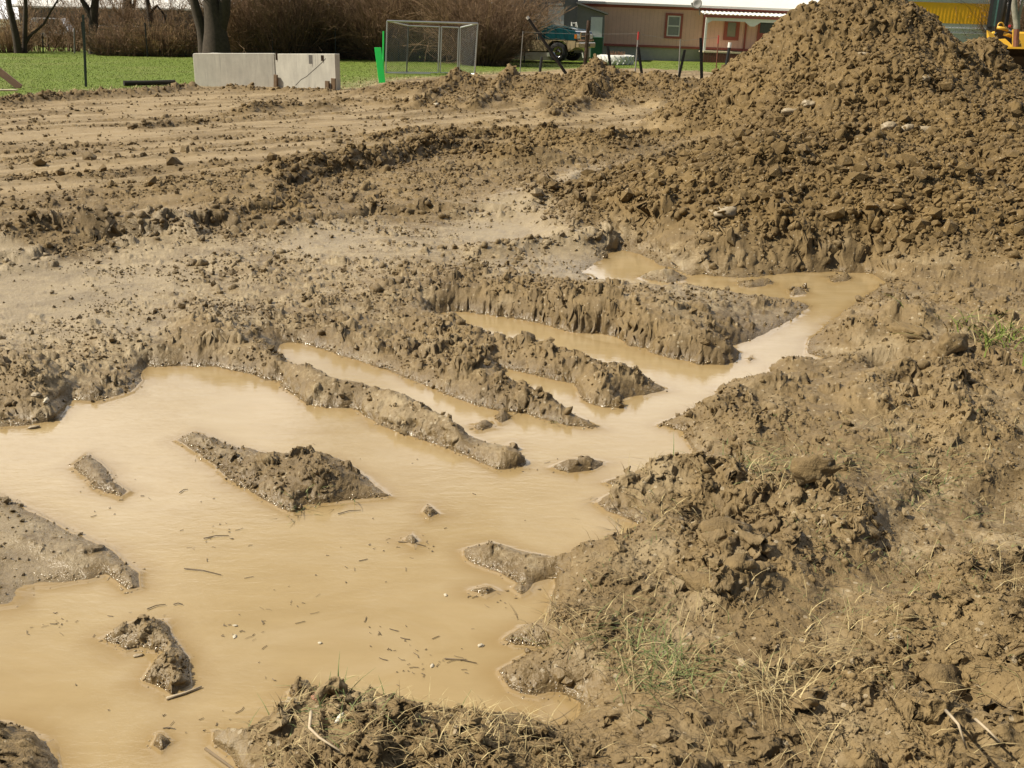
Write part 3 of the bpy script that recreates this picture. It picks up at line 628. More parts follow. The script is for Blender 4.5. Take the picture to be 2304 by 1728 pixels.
M_GALV = simple('galvanised_steel', (.50, .51, .50), .35, .8, var=.1)
M_BLACK = simple('black_steel', (.016, .017, .016), .5, var=.3)
M_DKGREEN = simple('dark_green_steel', (.02, .035, .025), .55, var=.3)
M_RUST = simple('rusty_steel', (.16, .06, .03), .8, var=.3)
M_RED = simple('red_paint', (.42, .035, .03), .5, var=.1)
M_BARK = simple('bark', (.055, .040, .027), .95, var=.5, scale=9, bumps=.8)
M_BARKL = simple('pale_bark', (.30, .27, .22), .9, var=.35, scale=6, bumps=.6)
M_TWIG = simple('twigs', (.25, .16, .088), .9, var=.45, scale=2)
M_TWIG2 = simple('brown_twigs', (.17, .105, .058), .9, var=.4, scale=2)
M_TWIG3 = simple('tan_twigs', (.34, .225, .11), .9, var=.4, scale=2)
M_WOOD = simple('old_wood', (.15, .095, .05), .85, var=.3, scale=12)
M_PLANK = simple('sawn_plank', (.23, .13, .085), .75, var=.2, scale=10)
M_PALEWOOD = simple('pale_wood', (.55, .47, .32), .7, var=.15, scale=10)
M_TIMBER = simple('tarred_timber', (.022, .017, .012), .85, var=.4, scale=14)
M_YEL = simple('machine_yellow', (.62, .36, .028), .45, var=.12, coat=.2)
M_YELP = simple('yellow_cladding', (.93, .50, .015), .5, var=.05, scale=2)
M_CLAD = simple('grey_cladding', (.56, .57, .55), .5, var=.08, scale=2)
M_STEELD = simple('worn_bucket_steel', (.060, .042, .024), .5, .4, var=.4, grime=(.10, .07, .035))
M_RUBBER = simple('rubber', (.02, .02, .019), .85, var=.3)
M_CHROME = simple('chrome', (.60, .60, .58), .12, 1, var=.1)
M_TRUCKG = simple('dark_green_car_paint', (.006, .052, .060), .22, var=.08, coat=.8)
M_TRUCKT = simple('tan_car_paint', (.36, .28, .16), .3, var=.08, coat=.6)
M_AMBER = simple('amber_lens', (.5, .16, .02), .2, var=.1)
M_LENS = simple('clear_lens', (.55, .55, .50), .15, var=.1)
M_TYREW = simple('white_painted_rubber', (.62, .61, .56), .75, var=.15)
M_DRYP = simple('dry_stalks', (.30, .17, .10), .9, var=.35)
def concrete():
    mt, t, p = new_mat('concrete'); c = coords(t)
    n = noise(t, 3, 6, .6, c); st = noise(t, 4, 4, .6, coords(t, 'Object', (3, 3, .5))); sp_ = noise(t, 40, 3, .6, c)
    mp = nd(t, 'ShaderNodeMapping'); mp.inputs['Rotation'].default_value = (0, R_(-24), 0); mp.inputs['Scale'].default_value = (9, 1, .5); t.links.new(coords(t), mp.inputs[0])
    branch_shade = noise(t, 1.6, 3, .6, mp.outputs[0])  # slanting dark streaks: branch shadows put into the wall colour
    f = math_n(t, 'ADD', math_n(t, 'MULTIPLY', n, .5), math_n(t, 'MULTIPLY', st, .5))
    col = mixc(t, remap(t, f, .3, .7), (.42, .395, .335), (.60, .57, .48)); col = mixc(t, remap(t, branch_shade, .60, .70, 0, .5), col, (.22, .205, .185))
    col = mixc(t, remap(t, sp_, .62, .75, 0, .4), col, (.14, .12, .095))
    t.links.new(col, p.inputs['Base Color']); p.inputs['Roughness'].default_value = .85; bump(t, p, sp_, .3, .01); return mt
M_CONC = concrete()

# -- pink mobile home ---------------------------------------------------
HD = 53.0; TH = .019
hb = B(1400, 130, HD); home = empty('mobile_home', hb); home.rotation_euler = (0, TH, 0)
tag(home, 'long pink mobile home with dark red trim, pale roof and a white porch', 'house')
HM = (Matrix.Translation(hb) @ Matrix.Rotation(TH, 4, 'Y')).inverted()
def hl(xt, yt, d=0.): p = HM @ B(xt, yt, HD-d); return p.x, p.z
def rect(b, x0, x1, z0, z1, y0, y1): b.box(((x0+x1)/2, (y0+y1)/2, (z0+z1)/2), (abs(x1-x0), abs(y1-y0), abs(z1-z0)))
xL = hl(1270, 60)[0]; xR = xL+21.0; zs = hl(1400, 103)[1]; ze = hl(1400, 4)[1]; zt = hl(1400, 17)[1]
b = MB(); rect(b, xL, xR, zs, ze-.02, 0, 7.2); b.build('wall', M_PINK, home)
b = MB()
for k in range(105): rect(b, xL+.1+k*.2, xL+.104+k*.2, zs+.12, zt-.05, -.004, 0)
b.build('siding_joints', M_TRIM, home)
b = MB(); rect(b, xL+.05, xR-.05, -.2, zs-.002, .06, 7.1); b.build('skirting', M_SKIRT, home)
b = MB(); rect(b, xL-.02, xR+.02, zs-.03, zs+.08, -.035, -.003); b.build('trim', M_TRIM, home)
b = MB(); rect(b, xL-.02, xR+.02, zt, ze-.05, -.045, -.003); b.build('trim', M_TRIM, home)
b = MB(); rr = ze+1.25
b.prism([(xL-.25, -.35, ze-.04), (xL-.25, 3.6, rr), (xL-.25, 7.55, ze-.04), (xL-.25, 7.55, ze-.14), (xL-.25, 3.6, rr-.12), (xL-.25, -.35, ze-.14)], (xR-xL+.5, 0, 0)); rf = b.build('roof', M_ROOF, home)
def house_window(x0, x1, y0, y1, wide, split, pane, frame):
    ax, az = hl(x0, y1); bx, bz = hl(x1, y0); f = MB(); w_ = wide
    rect(f, ax-w_, bx+w_, bz, bz+w_, -.06, -.003); rect(f, ax-w_, bx+w_, az-w_, az, -.06, -.003); rect(f, ax-w_, ax, az, bz, -.06, -.003); rect(f, bx, bx+w_, az, bz, -.06, -.003)
    wn = f.build('window', M_TRIM, home)
    g = MB(); t_ = .055
    rect(g, ax, bx, bz-t_, bz, -.045, -.003); rect(g, ax, bx, az, az+t_, -.045, -.003); rect(g, ax, ax+t_, az+t_, bz-t_, -.045, -.003); rect(g, bx-t_, bx, az+t_, bz-t_, -.045, -.003)
    if split: zc = (az+bz)/2; rect(g, ax+t_, bx-t_, zc-.03, zc+.03, -.04, -.003)
    g.build('frame', frame, wn)
    p = MB(); rect(p, ax+t_, bx-t_, az+t_, bz-t_, -.015, -.002); p.build('pane', pane, wn)
house_window(1499, 1532, 36, 81, .11, True, M_CURTAIN, M_WHITE)
house_window(1632, 1660, 48, 85, .11, False, M_CURTAIN, M_TRIM)
# porch
px0 = hl(1578, 40)[0]; px1 = px0+6.2; zd = hl(1600, 114)[1]; PD = 1.5
q = hl(1577, 30, PD)[1]; q2 = hl(1577, 22, 0)[1]
b = MB()
n = 62
top = []; bot = []
for k in range(n+1):
    x = px0-.12+(px1-px0+.24)*k/n; c_ = .022*(1 if k % 2 else -1); top.append((x, c_))
for k in range(n):
    (xa, ca), (xb, cb) = top[k], top[k+1]
    b.quad((xa, -PD, q+ca), (xb, -PD, q+cb), (xb, -.01, q2+cb-.02), (xa, -.01, q2+ca-.02)); b.quad((xa, -PD, q+ca-.02), (xb, -PD, q+cb-.02), (xb, -.01, q2+cb-.04), (xa, -.01, q2+ca-.04)); b.quad((xa, -PD, q+ca-.02), (xb, -PD, q+cb-.02), (xb, -PD, q+cb), (xa, -PD, q+ca))
b.build('porch_roof', M_WHITE, home)
b = MB(); rect(b, px0-.1, px1+.1, q-.16, q-.05, -PD+.02, -PD+.06); b.build('porch_fascia', M_TRIM, home)
zb1 = hl(1620, 40, PD)[1]; zb0 = hl(1620, 47, PD)[1]; xb = [hl(x_, 45, PD)[0] for x_ in (1578, 1604, 1680, 1710)]; zk = hl(1620, 57, PD)[1]
pl = [(px0, zb1), (px1, zb1), (px1, zb0)]+[(xb[3]+3.0, zb0), (xb[3]+2.7, zk), (xb[3]+2.55, zk), (xb[3]+2.2, zb0)]+[(xb[3]+.06, zb0), ((xb[2]+xb[3])/2+.1, zk), ((xb[2]+xb[3])/2-.1, zk), (xb[2]-.05, zb0), (xb[1], zb0), (xb[0]+.22, zk+.02), (px0, zk+.02)]
b = MB(); b.prism([(x_, -PD+.08, z_) for x_, z_ in pl], (0, .05, 0)); b.build('porch_beam', M_WHITE, home)
for xx_ in (px0+.05, (xb[2]+xb[3])/2+2.6):
    b = MB(); rect(b, xx_-.05, xx_+.05, zd, zb1-.003, -PD+.14, -PD+.24); b.build('porch_post', M_WHITE, home)
for xa_ in (px0+.155, (xb[2]+xb[3])/2):
    b = MB(); rect(b, xa_-.045, xa_+.045, zd, zt, -.05, -.003); b.build('corner_trim', M_TRIM, home)
b = MB(); rect(b, px0, px1, zd-.07, zd, -PD, -.07); b.build('porch_deck', M_PALEWOOD, home)
b = MB()
for k in range(52): rect(b, px0+.02+k*.118, px0+.125+k*.118, -.35, zd-.072, -PD+.01, -PD+.04)
b.build('deck_skirt', M_REDWOOD, home)
dx0, dz1 = hl(1711, 50); b = MB(); rect(b, dx0-.1, dx0+1.0, zd+.002, dz1+.1, -.05, -.003); dr = b.build('door', M_TRIM, home)
b = MB(); rect(b, dx0, dx0+.9, zd+.9, dz1, -.07, -.052); b.build('pane', M_GLASS, dr)
b = MB(); b.tube([(dx0+.82, -.11, zd+.8), (dx0+.82, -.051, zd+.8)], .03, 8); b.build('handle', M_GALV, dr)
# dish on the porch corner
dp = B(1569, 9, HD-1.2); dsh = empty('satellite_dish', dp); tag(dsh, 'grey satellite dish standing at the left corner of the white porch roof', 'satellite dish')
RM = Matrix.Rotation(R_(72), 3, 'X') @ Matrix.Rotation(R_(-25), 3, 'Y')
b = MB(); b.lathe([(.0, -.07), (.08, -.06), (.16, -.03), (.23, .02), (.235, .03), (.16, -.018), (.0, -.055)], (0, 0, 0), 24, RM); b.build('reflector', M_GREY2, dsh, True)
b = MB(); b.tube([(.03, .05, -.08), (.14, .1, -.30), (.18, .15, -.48)], .022, 8); b.build('mast', M_GREY2, dsh)
b = MB(); b.tube([(-.02, -.05, -.2), (-.25, -.28, -.12), (-.30, -.34, -.02)], .016, 6); b.box((-.31, -.35, 0), (.07, .08, .09)); b.build('feed_arm', M_GREY2, dsh)

# -- grey shed beside the house ------------------------------------------
SD_ = 50.0
sb = B(1300, 128, SD_); shed = empty('shed', sb); tag(shed, 'dark grey board shed with a sloping lean-to between green pickup and pink house', 'shed')
def sl(xt, yt): p = B(xt, yt, SD_)-sb; return p.x, p.z
x0, _ = sl(1120, 60); x1, z1 = sl(1299, 4); x2, z2 = sl(1361, 29); top_ = z1+.9
b = MB(); b.prism([(x0, 0, -.3), (x1, 0, -.3), (x1, 0, top_), (x0, 0, top_)], (0, 2.4, 0)); b.build('wall', M_GREY, shed)
b = MB(); b.prism([(x1+.004, .03, -.3), (x2, .03, -.3), (x2, .03, z2-.06), (x1+.004, .03, z1-.08)], (0, 2.3, 0)); b.build('lean_to_wall', M_GREY2.copy(), shed)
bpy.data.objects[COL.objects[-1].name].data.materials[0] = simple('shed_boards', (.24, .22, .19), .85, var=.15, scale=3)
b = MB(); b.prism([(x1-.05, -.18, z1-.075), (x2+.14, -.18, z2-.075), (x2+.14, -.18, z2-.01), (x1-.05, -.18, z1)], (0, 2.7, 0)); b.build('lean_to_roof', M_GREY2, shed)
b = MB(); b.prism([(x0-.2, -.2, top_), (x1+.2, -.2, top_), (x1+.2, 2.6, top_+.5), (x0-.2, 2.6, top_+.5), ], (0, 0, .08)); b.build('roof', M_GREY2, shed)
b = MB(); b.box((x2-.03, .01, (z2-.1)/2-.05), (.07, .05, z2-.25)); b.box((x1+.01, -.02, z1/2+.1), (.05, .035, z1)); b.build('corner_board', M_GREY2, shed)
a, zt_ = sl(1234, 9.5); c_, _ = sl(1266, 9.5); b = MB(); b.box(((a+c_)/2, -.03, zt_/2-.05), (c_-a, .05, zt_-.1)); gd = b.build('garage_door', M_WHITE, shed)
b = MB(); b.box((c_+.04, -.03, zt_/2-.05), (.07, .058, zt_-.1)); b.box(((a+c_)/2, -.03, zt_), (c_-a, .058, .08)); b.build('door_frame', M_WHITE, shed)
a, zt_ = sl(1330, 38); c_, zm = sl(1354, 82); b = MB(); b.box(((a+c_)/2, .003, (zt_)/2), (c_-a, .05, zt_)); dr = b.build('door', M_WHITE, shed)
b = MB(); b.tube([(a+.06, -.07, 1.0), (a+.06, -.02, 1.0)], .03, 8); b.build('handle', M_GALV, dr)
bn = empty('bin', (sb.x+(a+c_)/2, sb.y-.45, sb.z-.1)); tag(bn, 'dark green upright bin in front of the white shed door', 'bin')
h_ = zm+.02; wd = (c_-a)*1.0; b = MB()
b.add([(-wd*.46, -.24, 0), (wd*.46, -.24, 0), (wd*.46, .24, 0), (-wd*.46, .24, 0), (-wd*.5, -.28, h_), (wd*.5, -.28, h_), (wd*.5, .28, h_), (-wd*.5, .28, h_)], [(3, 2, 1, 0), (4, 5, 6, 7), (0, 1, 5, 4), (1, 2, 6, 5), (2, 3, 7, 6), (3, 0, 4, 7)]); b.build('body', M_GREEN, bn)
b = MB(); b.box((0, -.01, h_+.025), (wd*1.05, .6, .045)); b.build('lid', M_GREEN, bn, bevel=.012)
# ladder
lb = B(1300, 128, SD_-.5); ldr = empty('ladder', (lb.x, lb.y, lb.z-.05)); tag(ldr, 'white stepladder standing open behind the hood of the pickup', 'ladder')
def ll(xt, yt, d): p = B(xt, yt, SD_-.5-d)-lb; return Vector((p.x, -d, p.z))
tl, tr = ll(1288, 48, .0), ll(1297, 48, .0); fl = Vector((tl.x-.02, -.28, .02)); fr = Vector((tr.x+.38, -.28, .02)); tl2 = ll(1287, 46, 0); tr2 = ll(1296, 46, 0)
tl2 += Vector((.16, 0, 0))*0
A_, B_ = ll(1286, 47, 0), ll(1297, 47, 0); A2, B2 = A_+Vector((.30, -.25, -A_.z+.02)), B_+Vector((.36, -.25, -B_.z+.02))
for p_, q_ in ((A_, A2), (B_, B2)):
    b = MB(); b.tube([p_, q_], .026, 6); b.build('rail', M_WHITE, ldr)
for k in range(6):
    f = .03+k*.17; b = MB(); b.tube([A_.lerp(A2, f), B_.lerp(B2, f)], .02, 6); b.build('rung', M_WHITE, ldr)
for s_ in (0, .2):
    b = MB(); b.tube([A_+Vector((s_, .02, -.02)), A_+Vector((s_-.04, .35, -A_.z+.02))], .018, 6); b.build('rear_leg', M_WHITE, ldr)

# -- pickup truck ------------------------------------------------------------
def profile_solid(b, pts, y0, y1, inset=0.):
    n = len(pts); V = [(x, y0, z) for x, z in pts]+[(x, y1, z) for x, z in pts]
    b.add(V, [tuple(range(n-1, -1, -1)), tuple(range(n, 2*n))]+[(i, (i+1) % n, n+(i+1) % n, n+i) for i in range(n)])
wc = B(1255, 117, 46.2); YAW = R_(-24); tz = gz(wc.x, wc.y)
trk_ = empty('pickup_truck', (0, 0, 0)); tag(trk_, 'two-tone dark green and tan pickup truck parked before the grey shed', 'pickup truck')
RZ = Matrix.Rotation(YAW, 3, 'Z'); off = RZ @ Vector((4.55, -.93, 0)); trk_.location = (wc.x-off.x, wc.y-off.y, wc.z-.41); trk_.rotation_euler = (0, 0, YAW)
W2 = .98
arc = lambda cx, r, z0, a0, a1, n: [(cx+r*math.cos(a0+(a1-a0)*k/n), z0+r*math.sin(a0+(a1-a0)*k/n)) for k in range(n+1)]
R1 = .50
fa = arc(4.55, R1, .42, math.pi, 0, 10); ra = arc(1.15, R1, .42, math.pi, 0, 10)
b = MB(); profile_solid(b, [(.05, .55)]+ra[0:1]+ra[2:9]+ra[10:]+fa[0:1]+fa[2:9]+fa[10:]+[(5.35, .60), (5.38, .88), (.02, .88)], -W2, W2); b.build('lower_body', M_TRUCKT, trk_, bevel=.012)
b = MB(); profile_solid(b, [(.02, .884), (5.38, .884), (5.40, 1.15), (5.34, 1.27), (4.6, 1.38), (3.75, 1.44), (3.6, 1.40), (2.0, 1.40), (.02, 1.38)], -W2-.006, W2+.006); b.build('body', M_TRUCKG, trk_, bevel=.02)
b = MB(); hv = [(3.70, -.80, 1.445), (4.6, -.78, 1.42), (5.28, -.70, 1.31), (5.28, .70, 1.31), (4.6, .78, 1.42), (3.70, .80, 1.445), (3.70, -.4, 1.50), (4.6, -.4, 1.475), (5.26, -.36, 1.345), (5.26, .36, 1.345), (4.6, .4, 1.475), (3.70, .4, 1.50)]
b.add(hv, [(0, 1, 7, 6), (1, 2, 8, 7), (6, 7, 10, 11), (7, 8, 9, 10), (11, 10, 4, 5), (10, 9, 3, 4), (2, 3, 9, 8), (5, 0, 6, 11)]); b.build('hood', M_TRUCKG, trk_)
b = MB(); cabp = [(2.0, 1.402), (3.72, 1.446), (3.10, 1.93), (2.9, 1.97), (2.2, 1.97), (2.05, 1.92)]
V = []
for s_ in (-1, 1):
    for x, z in cabp: V.append((x, s_*(.93 if z < 1.5 else .72), z))
b.add(V, [(5, 4, 3, 2, 1, 0), (6, 7, 8, 9, 10, 11)]+[(i, (i+1) % 6, 6+(i+1) % 6, 6+i) for i in range(6)]); b.build('cab', M_TRUCKG, trk_, bevel=.02)
b = MB(); b.add([(3.69, -.82, 1.485), (3.69, .82, 1.485), (3.145, .70, 1.915), (3.145, -.70, 1.915)], [(0, 1, 2, 3)])
for v in range(4): b.v[v] = (b.v[v][0]+.022, b.v[v][1], b.v[v][2]+.022)
b.build('windshield', simple('windshield', (.10, .14, .14), .06, var=.2, spec=.9), trk_)
for s_ in (-1, 1):
    b = MB(); V = [(2.2, 1.45), (3.45, 1.48), (3.08, 1.86), (2.2, 1.88)]
    b.add([(x, s_*(.93-.21*(z-1.40)/.55+.014), z) for x, z in V], [(0, 1, 2, 3)]); b.build('side_window', M_GLASS, trk_)
    b = MB(); b.box((3.42, s_*1.10, 1.52), (.08, .2, .2)); b.build('mirror', M_BLACK, trk_, bevel=.02)
    b = MB(); b.box((2.95, s_*1.005, .95), (1.2, .02, .02)); b.box((2.72, s_*1.005, 1.22), (.16, .03, .03)); b.build('door_handle', M_CHROME, trk_)
b = MB(); b.box((1.0, 0, 1.385), (1.85, 1.75, .01)); b.build('bed', M_BLACK, trk_)
b = MB(); b.box((5.41, 0, 1.07), (.05, 1.15, .34)); gr = b.build('grille', M_CHROME, trk_, bevel=.015)
for s_ in (-1, 1):
    for z_ in (.985, 1.145):
        b = MB(); b.box((5.437, s_*.28, z_), (.012, .46, .115)); b.build('grille_opening', M_BLACK, gr)
    b = MB(); b.box((5.39, s_*.77, 1.05), (.07, .34, .17)); b.build('headlight', M_LENS, trk_, bevel=.015)
    b = MB(); b.box((5.36, s_*.955, 1.05), (.10, .07, .17)); b.build('indicator', M_AMBER, trk_)
b = MB(); b.box((5.46, 0, .70), (.18, 1.98, .22)); b.build('bumper', M_TRUCKT, trk_, bevel=.03)
b = MB(); b.box((5.556, .0, .70), (.012, .6, .12)); b.build('licence_plate_holder', M_BLACK, trk_)
b = MB(); b.box((5.4, 0, .895), (.12, 1.97, .06)); b.build('bumper_trim', M_CHROME, trk_)
b = MB(); b.box((-.05, 0, .62), (.14, 1.9, .18)); b.build('rear_bumper', M_CHROME, trk_, bevel=.02)
b = MB(); b.box((2.7, 0, .50), (4.9, 1.1, .25)); b.build('chassis', M_BLACK, trk_)
for s_ in (-1, 1):
    for cx in (1.15, 4.55):
        wr = empty('wheel'); wr.parent = trk_; wr.location = (cx, s_*.84, .41)
        MX = Matrix.Rotation(R_(90), 3, 'X')
        b = MB(); b.lathe([(.235, -.12), (.36, -.13), (.40, -.09), (.405, 0), (.40, .09), (.36, .13), (.235, .12)], (0, 0, 0), 28, MX); b.build('tyre', M_RUBBER, wr, True)
        b = MB(); b.lathe([(0, -.06), (.07, -.075), (.09, -.05), (.20, -.06), (.235, -.115), (.235, .115), (.2, .06), (.09, .05), (.07, .075), (0, .06)], (0, 0, 0), 28, MX)
        b.build('rim', M_CHROME, wr, True)

# -- chain-link kennel -----------------------------------------------------------
def ct(b, p, q, r, n=6): b.tube([p, q], r, n)
kn = empty('dog_kennel', G(970, 167)); tag(kn, 'galvanised wire mesh dog kennel with a gate on the lawn', 'dog kennel')
kl = lambda v: v-kn.location
dn, df = 30.6, 33.2
nl, nr = G(868, 168), G(1069, 170); dn = nl.y; FLb, FRb = nl, Vector((nr.x, nl.y+.05, .17))
FLt = B(871, 47, dn); FRt = B(1075, 53, dn+.05)
BLb = B(915, 160, df); BRb = B(1033, 162, df); BLb.z = BRb.z = .17; BLt = B(919, 58, df); BRt = B(1036, 62, df)
mid = [BLb.lerp(BRb, .60), BLt.lerp(BRt, .60)]
frames = [('side_panel', FLb, BLb, BLt, FLt), ('side_panel', FRb, BRb, BRt, FRt), ('rear_panel', BLb, mid[0], mid[1], BLt), ('gate', mid[0]+Vector((.06, 0, 0)), BRb-Vector((.05, 0, 0)), BRt-Vector((.05, 0, 0)), mid[1]+Vector((.06, 0, 0)))]
def mesh_wire(P0, P1, P2_, P3, step, r):
    b = MB(); w_ = (P1-P0).length; h_ = (P3-P0).length; n = int((w_+h_)/step)
    U_ = (P1-P0)/w_; V_ = (P3-P0)/h_
    for k in range(1, n):
        s_ = k*step
        a = (s_, 0) if s_ < w_ else (w_, s_-w_); c = (0, s_) if s_ < h_ else (s_-h_, h_)
        for fl in (0, 1):
            p = [P0+U_*(w_-u if fl else u)+V_*v for u, v in (a, c)]
            b.tube(p, r, 3, False)
    return b
for nm, a, c, d, e in frames:
    fb = MB(); a, c, d, e = kl(a), kl(c), kl(d), kl(e)
    up_ = Vector((0, 0, .06)); a = a+up_; c = c+up_
    for p, q_ in ((a, c), (c, d), (d, e), (e, a)): ct(fb, p, q_, .021)
    fr_ = fb.build(nm, M_GALV, kn)
    mesh_wire(a, c, d, e, .062, .0024).build('mesh', M_GALV, fr_)
b = MB(); ct(b, kl(FLt), kl(FRt), .032); b.build('top_rail', M_GALV, kn)
b = MB(); ct(b, kl(FLb)+Vector((0, 0, .05)), kl(FLb.lerp(FRb, .5))+Vector((0, 0, .05)), .02); b.build('bottom_rail', M_GALV, kn)

# -- green marker posts ------------------------------------------------------------
def post(name, xt0, yt0, xt1, yt1, depth, r, mat, label, group, flat=None, lean=0., cap=None, kind='post'):
    top_, bot = B(xt0, yt0, depth+lean), B(xt1, yt1, depth); g = bot.copy(); g.z = min(bot.z, gz(bot.x, bot.y))-.05
    d = (bot-top_); g = top_+d*((top_.z-g.z)/max(1e-6, top_.z-bot.z))
    o = empty(name, g); tag(o, label, kind, group); p = top_-g; b = MB()
    if flat == 'tee':
        x = p.cross(Vector((0, 1, 0))).normalized(); b.prism([Vector((-r, 0, 0)), Vector((r, 0, 0)), Vector((r, r*.35, 0)), Vector((r*.2, r*.4, 0)), Vector((r*.2, r*1.7, 0)), Vector((-r*.2, r*1.7, 0)), Vector((-r*.2, r*.4, 0)), Vector((-r, r*.35, 0))], p)
        for k in range(int(p.length/.06)): b.box(p*((k+.5)*.06/p.length)+Vector((0, -r*.25, 0)), (r*.8, r*.5, .02))
        b.build('shaft', mat, o)
    elif flat:
        b.prism([Vector((-r, -flat, 0)), Vector((r, -flat, 0)), Vector((r, flat, 0)), Vector((-r, flat, 0))], p); b.build('shaft', mat, o, bevel=.004)
    else:
        b.tube([(0, 0, 0), p*.5, p], [r*1.05, r, r*.95], 8); b.build('shaft', mat, o)
    if cap:
        c_, f, m_ = cap; b = MB(); b.tube([p*(1-f), p*1.004], r*c_, 8); b.build('cap', m_, o)
    return o
post('marker_stake', 850, 107, 860, 186, 27.6, .085, M_STAKE, 'wide bright green leaning stake beside the kennel', 'green stakes', .02, .1, kind='stake')
post('marker_stake', 863, 70, 862, 184, 28.4, .022, M_STAKE, 'thin tall bright green rod between wide green stake and kennel', 'green stakes', kind='stake')
gp = 'posts along the far fence line'
post('steel_post', 187, 33, 193, 187, 24.3, .028, M_DKGREEN, 'tall dark steel post standing alone on the lawn at far left', gp, 'tee')
post('fence_post', 1186, 38, 1260, 146, 27.5, .038, M_TIMBER, 'dark post leaning steeply to the left in front of the pickup', gp, cap=(1.05, .03, M_WHITE), kind='fence post')
post('fence_post', 1219, 128, 1216, 152, 27, .035, M_BLACK, 'short black stub of a post just left of the leaning post', gp, kind='fence post')
post('fence_post', 1177, 70, 1170, 162, 26.5, .010, M_GREY2, 'thin grey rod standing just right of the kennel', gp, kind='fence post')
post('fence_post', 1367, 103, 1373, 145, 25, .032, M_BLACK, 'short black post in front of the white tyre planter', gp, 'tee', kind='fence post')
post('fence_post', 1436, 106, 1443, 158, 24.6, .032, M_BLACK, 'black post right of the tyre planter beside a red-tipped rod', gp, 'tee', kind='fence post')
post('fence_post', 1541, 112, 1528, 172, 24.2, .030, M_BLACK, 'black post leaning right below the first house window', gp, 'tee', kind='fence post')
post('fence_post', 1577, 85, 1579, 184, 23.8, .034, M_BLACK, 'tallest straight black post in front of the porch corner', gp, 'tee', kind='fence post')
post('fence_post', 1643, 96, 1629, 176, 24, .034, M_BLACK, 'black post with a white cap leaning right beside the tall pile', gp, cap=(1.25, .09, M_WHITE), kind='fence post')
post('fence_rod', 1437, 72, 1429, 162, 26, .017, M_GREY2, 'grey rod with a red tip standing behind the tyre planter', gp, cap=(1.3, .13, M_RED), kind='fence rod')
post('fence_rod', 1617, 80, 1611, 160, 27, .014, M_RUST, 'rusty thin rod in front of the curtained porch window', gp, cap=(1.2, .15, M_RED), kind='fence rod')
post('fence_rod', 1531, 88, 1527, 165, 26.5, .013, M_GREY2, 'plain thin grey rod under the white framed house window', gp, kind='fence rod')
post('wooden_post', 1325, 46, 1317, 138, 42.5, .075, simple('brown_post', (.075, .042, .026), .9, var=.35), 'thick brown wooden post in front of the pickup grille', gp, kind='post')
post('fence_post', 96, 75, 97, 116, 48.5, .035, M_BLACK, 'thin dark post right of the leaning far left trunks', gp, kind='fence post')
post('fence_post', 104, 50, 109, 103, 53, .04, M_BLACK, 'taller dark post leaning left behind the far left lawn', gp, kind='fence post')
post('fence_post', 167, 63, 168, 117, 48.5, .035, M_GREY2, 'grey thin post just left of the tall lone steel post', gp, kind='fence post')

# wire fence along the brush
wf = empty('wire_fence', (0, 45.5, .17)); tag(wf, 'woven wire fence running along the brown brush behind the lawn', 'fence')
fx0, fx1 = B(190, 118, 45.5).x, B(1180, 118, 45.5).x
for k in range(8):
    x = fx0+(fx1-fx0)*k/7; b = MB(); b.tube([(x, 0, -.1), (x+.02, 0, 1.35)], .03, 6); b.build('post', M_BLACK, wf)
b = MB()
for z in (.12, .3, .48, .66, .85, 1.05, 1.25): b.tube([(fx0, -.04, z), (fx1, -.04, z)], .004, 3, False)
x = fx0
while x < fx1: b.tube([(x, -.04, .1), (x, -.04, 1.25)], .0035, 3, False); x += .16
b.build('mesh', M_DKGREEN, wf)
# strand fence of the yard
sf = empty('strand_fence', (0, 0, 0)); tag(sf, 'thin wire strands stretched between red-tipped rods before the pink house', 'fence')
p1, p2, p3 = B(1437, 76, 26), B(1531, 92, 26.5), B(1617, 84, 27); p0 = B(1177, 72, 26.5)
for dz in (0,):
    b = MB(); v = Vector((0, 0, dz)); b.tube([p0+v, (p0+p1)/2+v-Vector((0, 0, .03)), p1+v, p2+v, p3+v], .0022, 4, False); b.build('wire', M_GREY2, sf)

# -- tyre planter ------------------------------------------------------------------
pc = G(1387, 147); pc.y += .6; pl_ = empty('tyre_planter', pc); tag(pl_, 'white painted tractor tyre lying flat as a planter on the grass', 'planter')
b = MB(); b.lathe([(.40, .06), (.46, 0), (.66, 0), (.73, .06), (.745, .20), (.73, .34), (.66, .40), (.48, .40), (.40, .33), (.43, .2), (.40, .06)], (0, 0, 0), 40); b.build('tyre', M_TYREW, pl_, True)
b = MB()
for k in range(20):
    for up_ in (0, 1):
        a0 = (k+.5*up_)*math.pi/10; z0, z1_ = (.02, .2) if not up_ else (.38, .2)
        P0 = Vector((.775*math.cos(a0), .775*math.sin(a0), z0)); P1 = Vector((.79*math.cos(a0+.17), .79*math.sin(a0+.17), z1_)); b.tube([P0*.97, P1*.97], .032, 5)
b.build('lugs', M_TYREW, pl_)
b = MB(); b.lathe([(0, .31), (.43, .30)], (0, 0, 0), 24); b.build('soil', M_SOIL, pl_)
b = MB(); g = random.Random(4)
for k in range(160):
    a0 = g.uniform(0, 6.28); r0 = .36*math.sqrt(g.random()); p = Vector((r0*math.cos(a0), r0*math.sin(a0), .3)); q_ = p+Vector((g.uniform(-.1, .1), g.uniform(-.1, .1), g.uniform(.1, .28))); b.tube([p, q_], [.008, .004], 3, False)
b.build('dry_plants', M_DRYP, pl_)

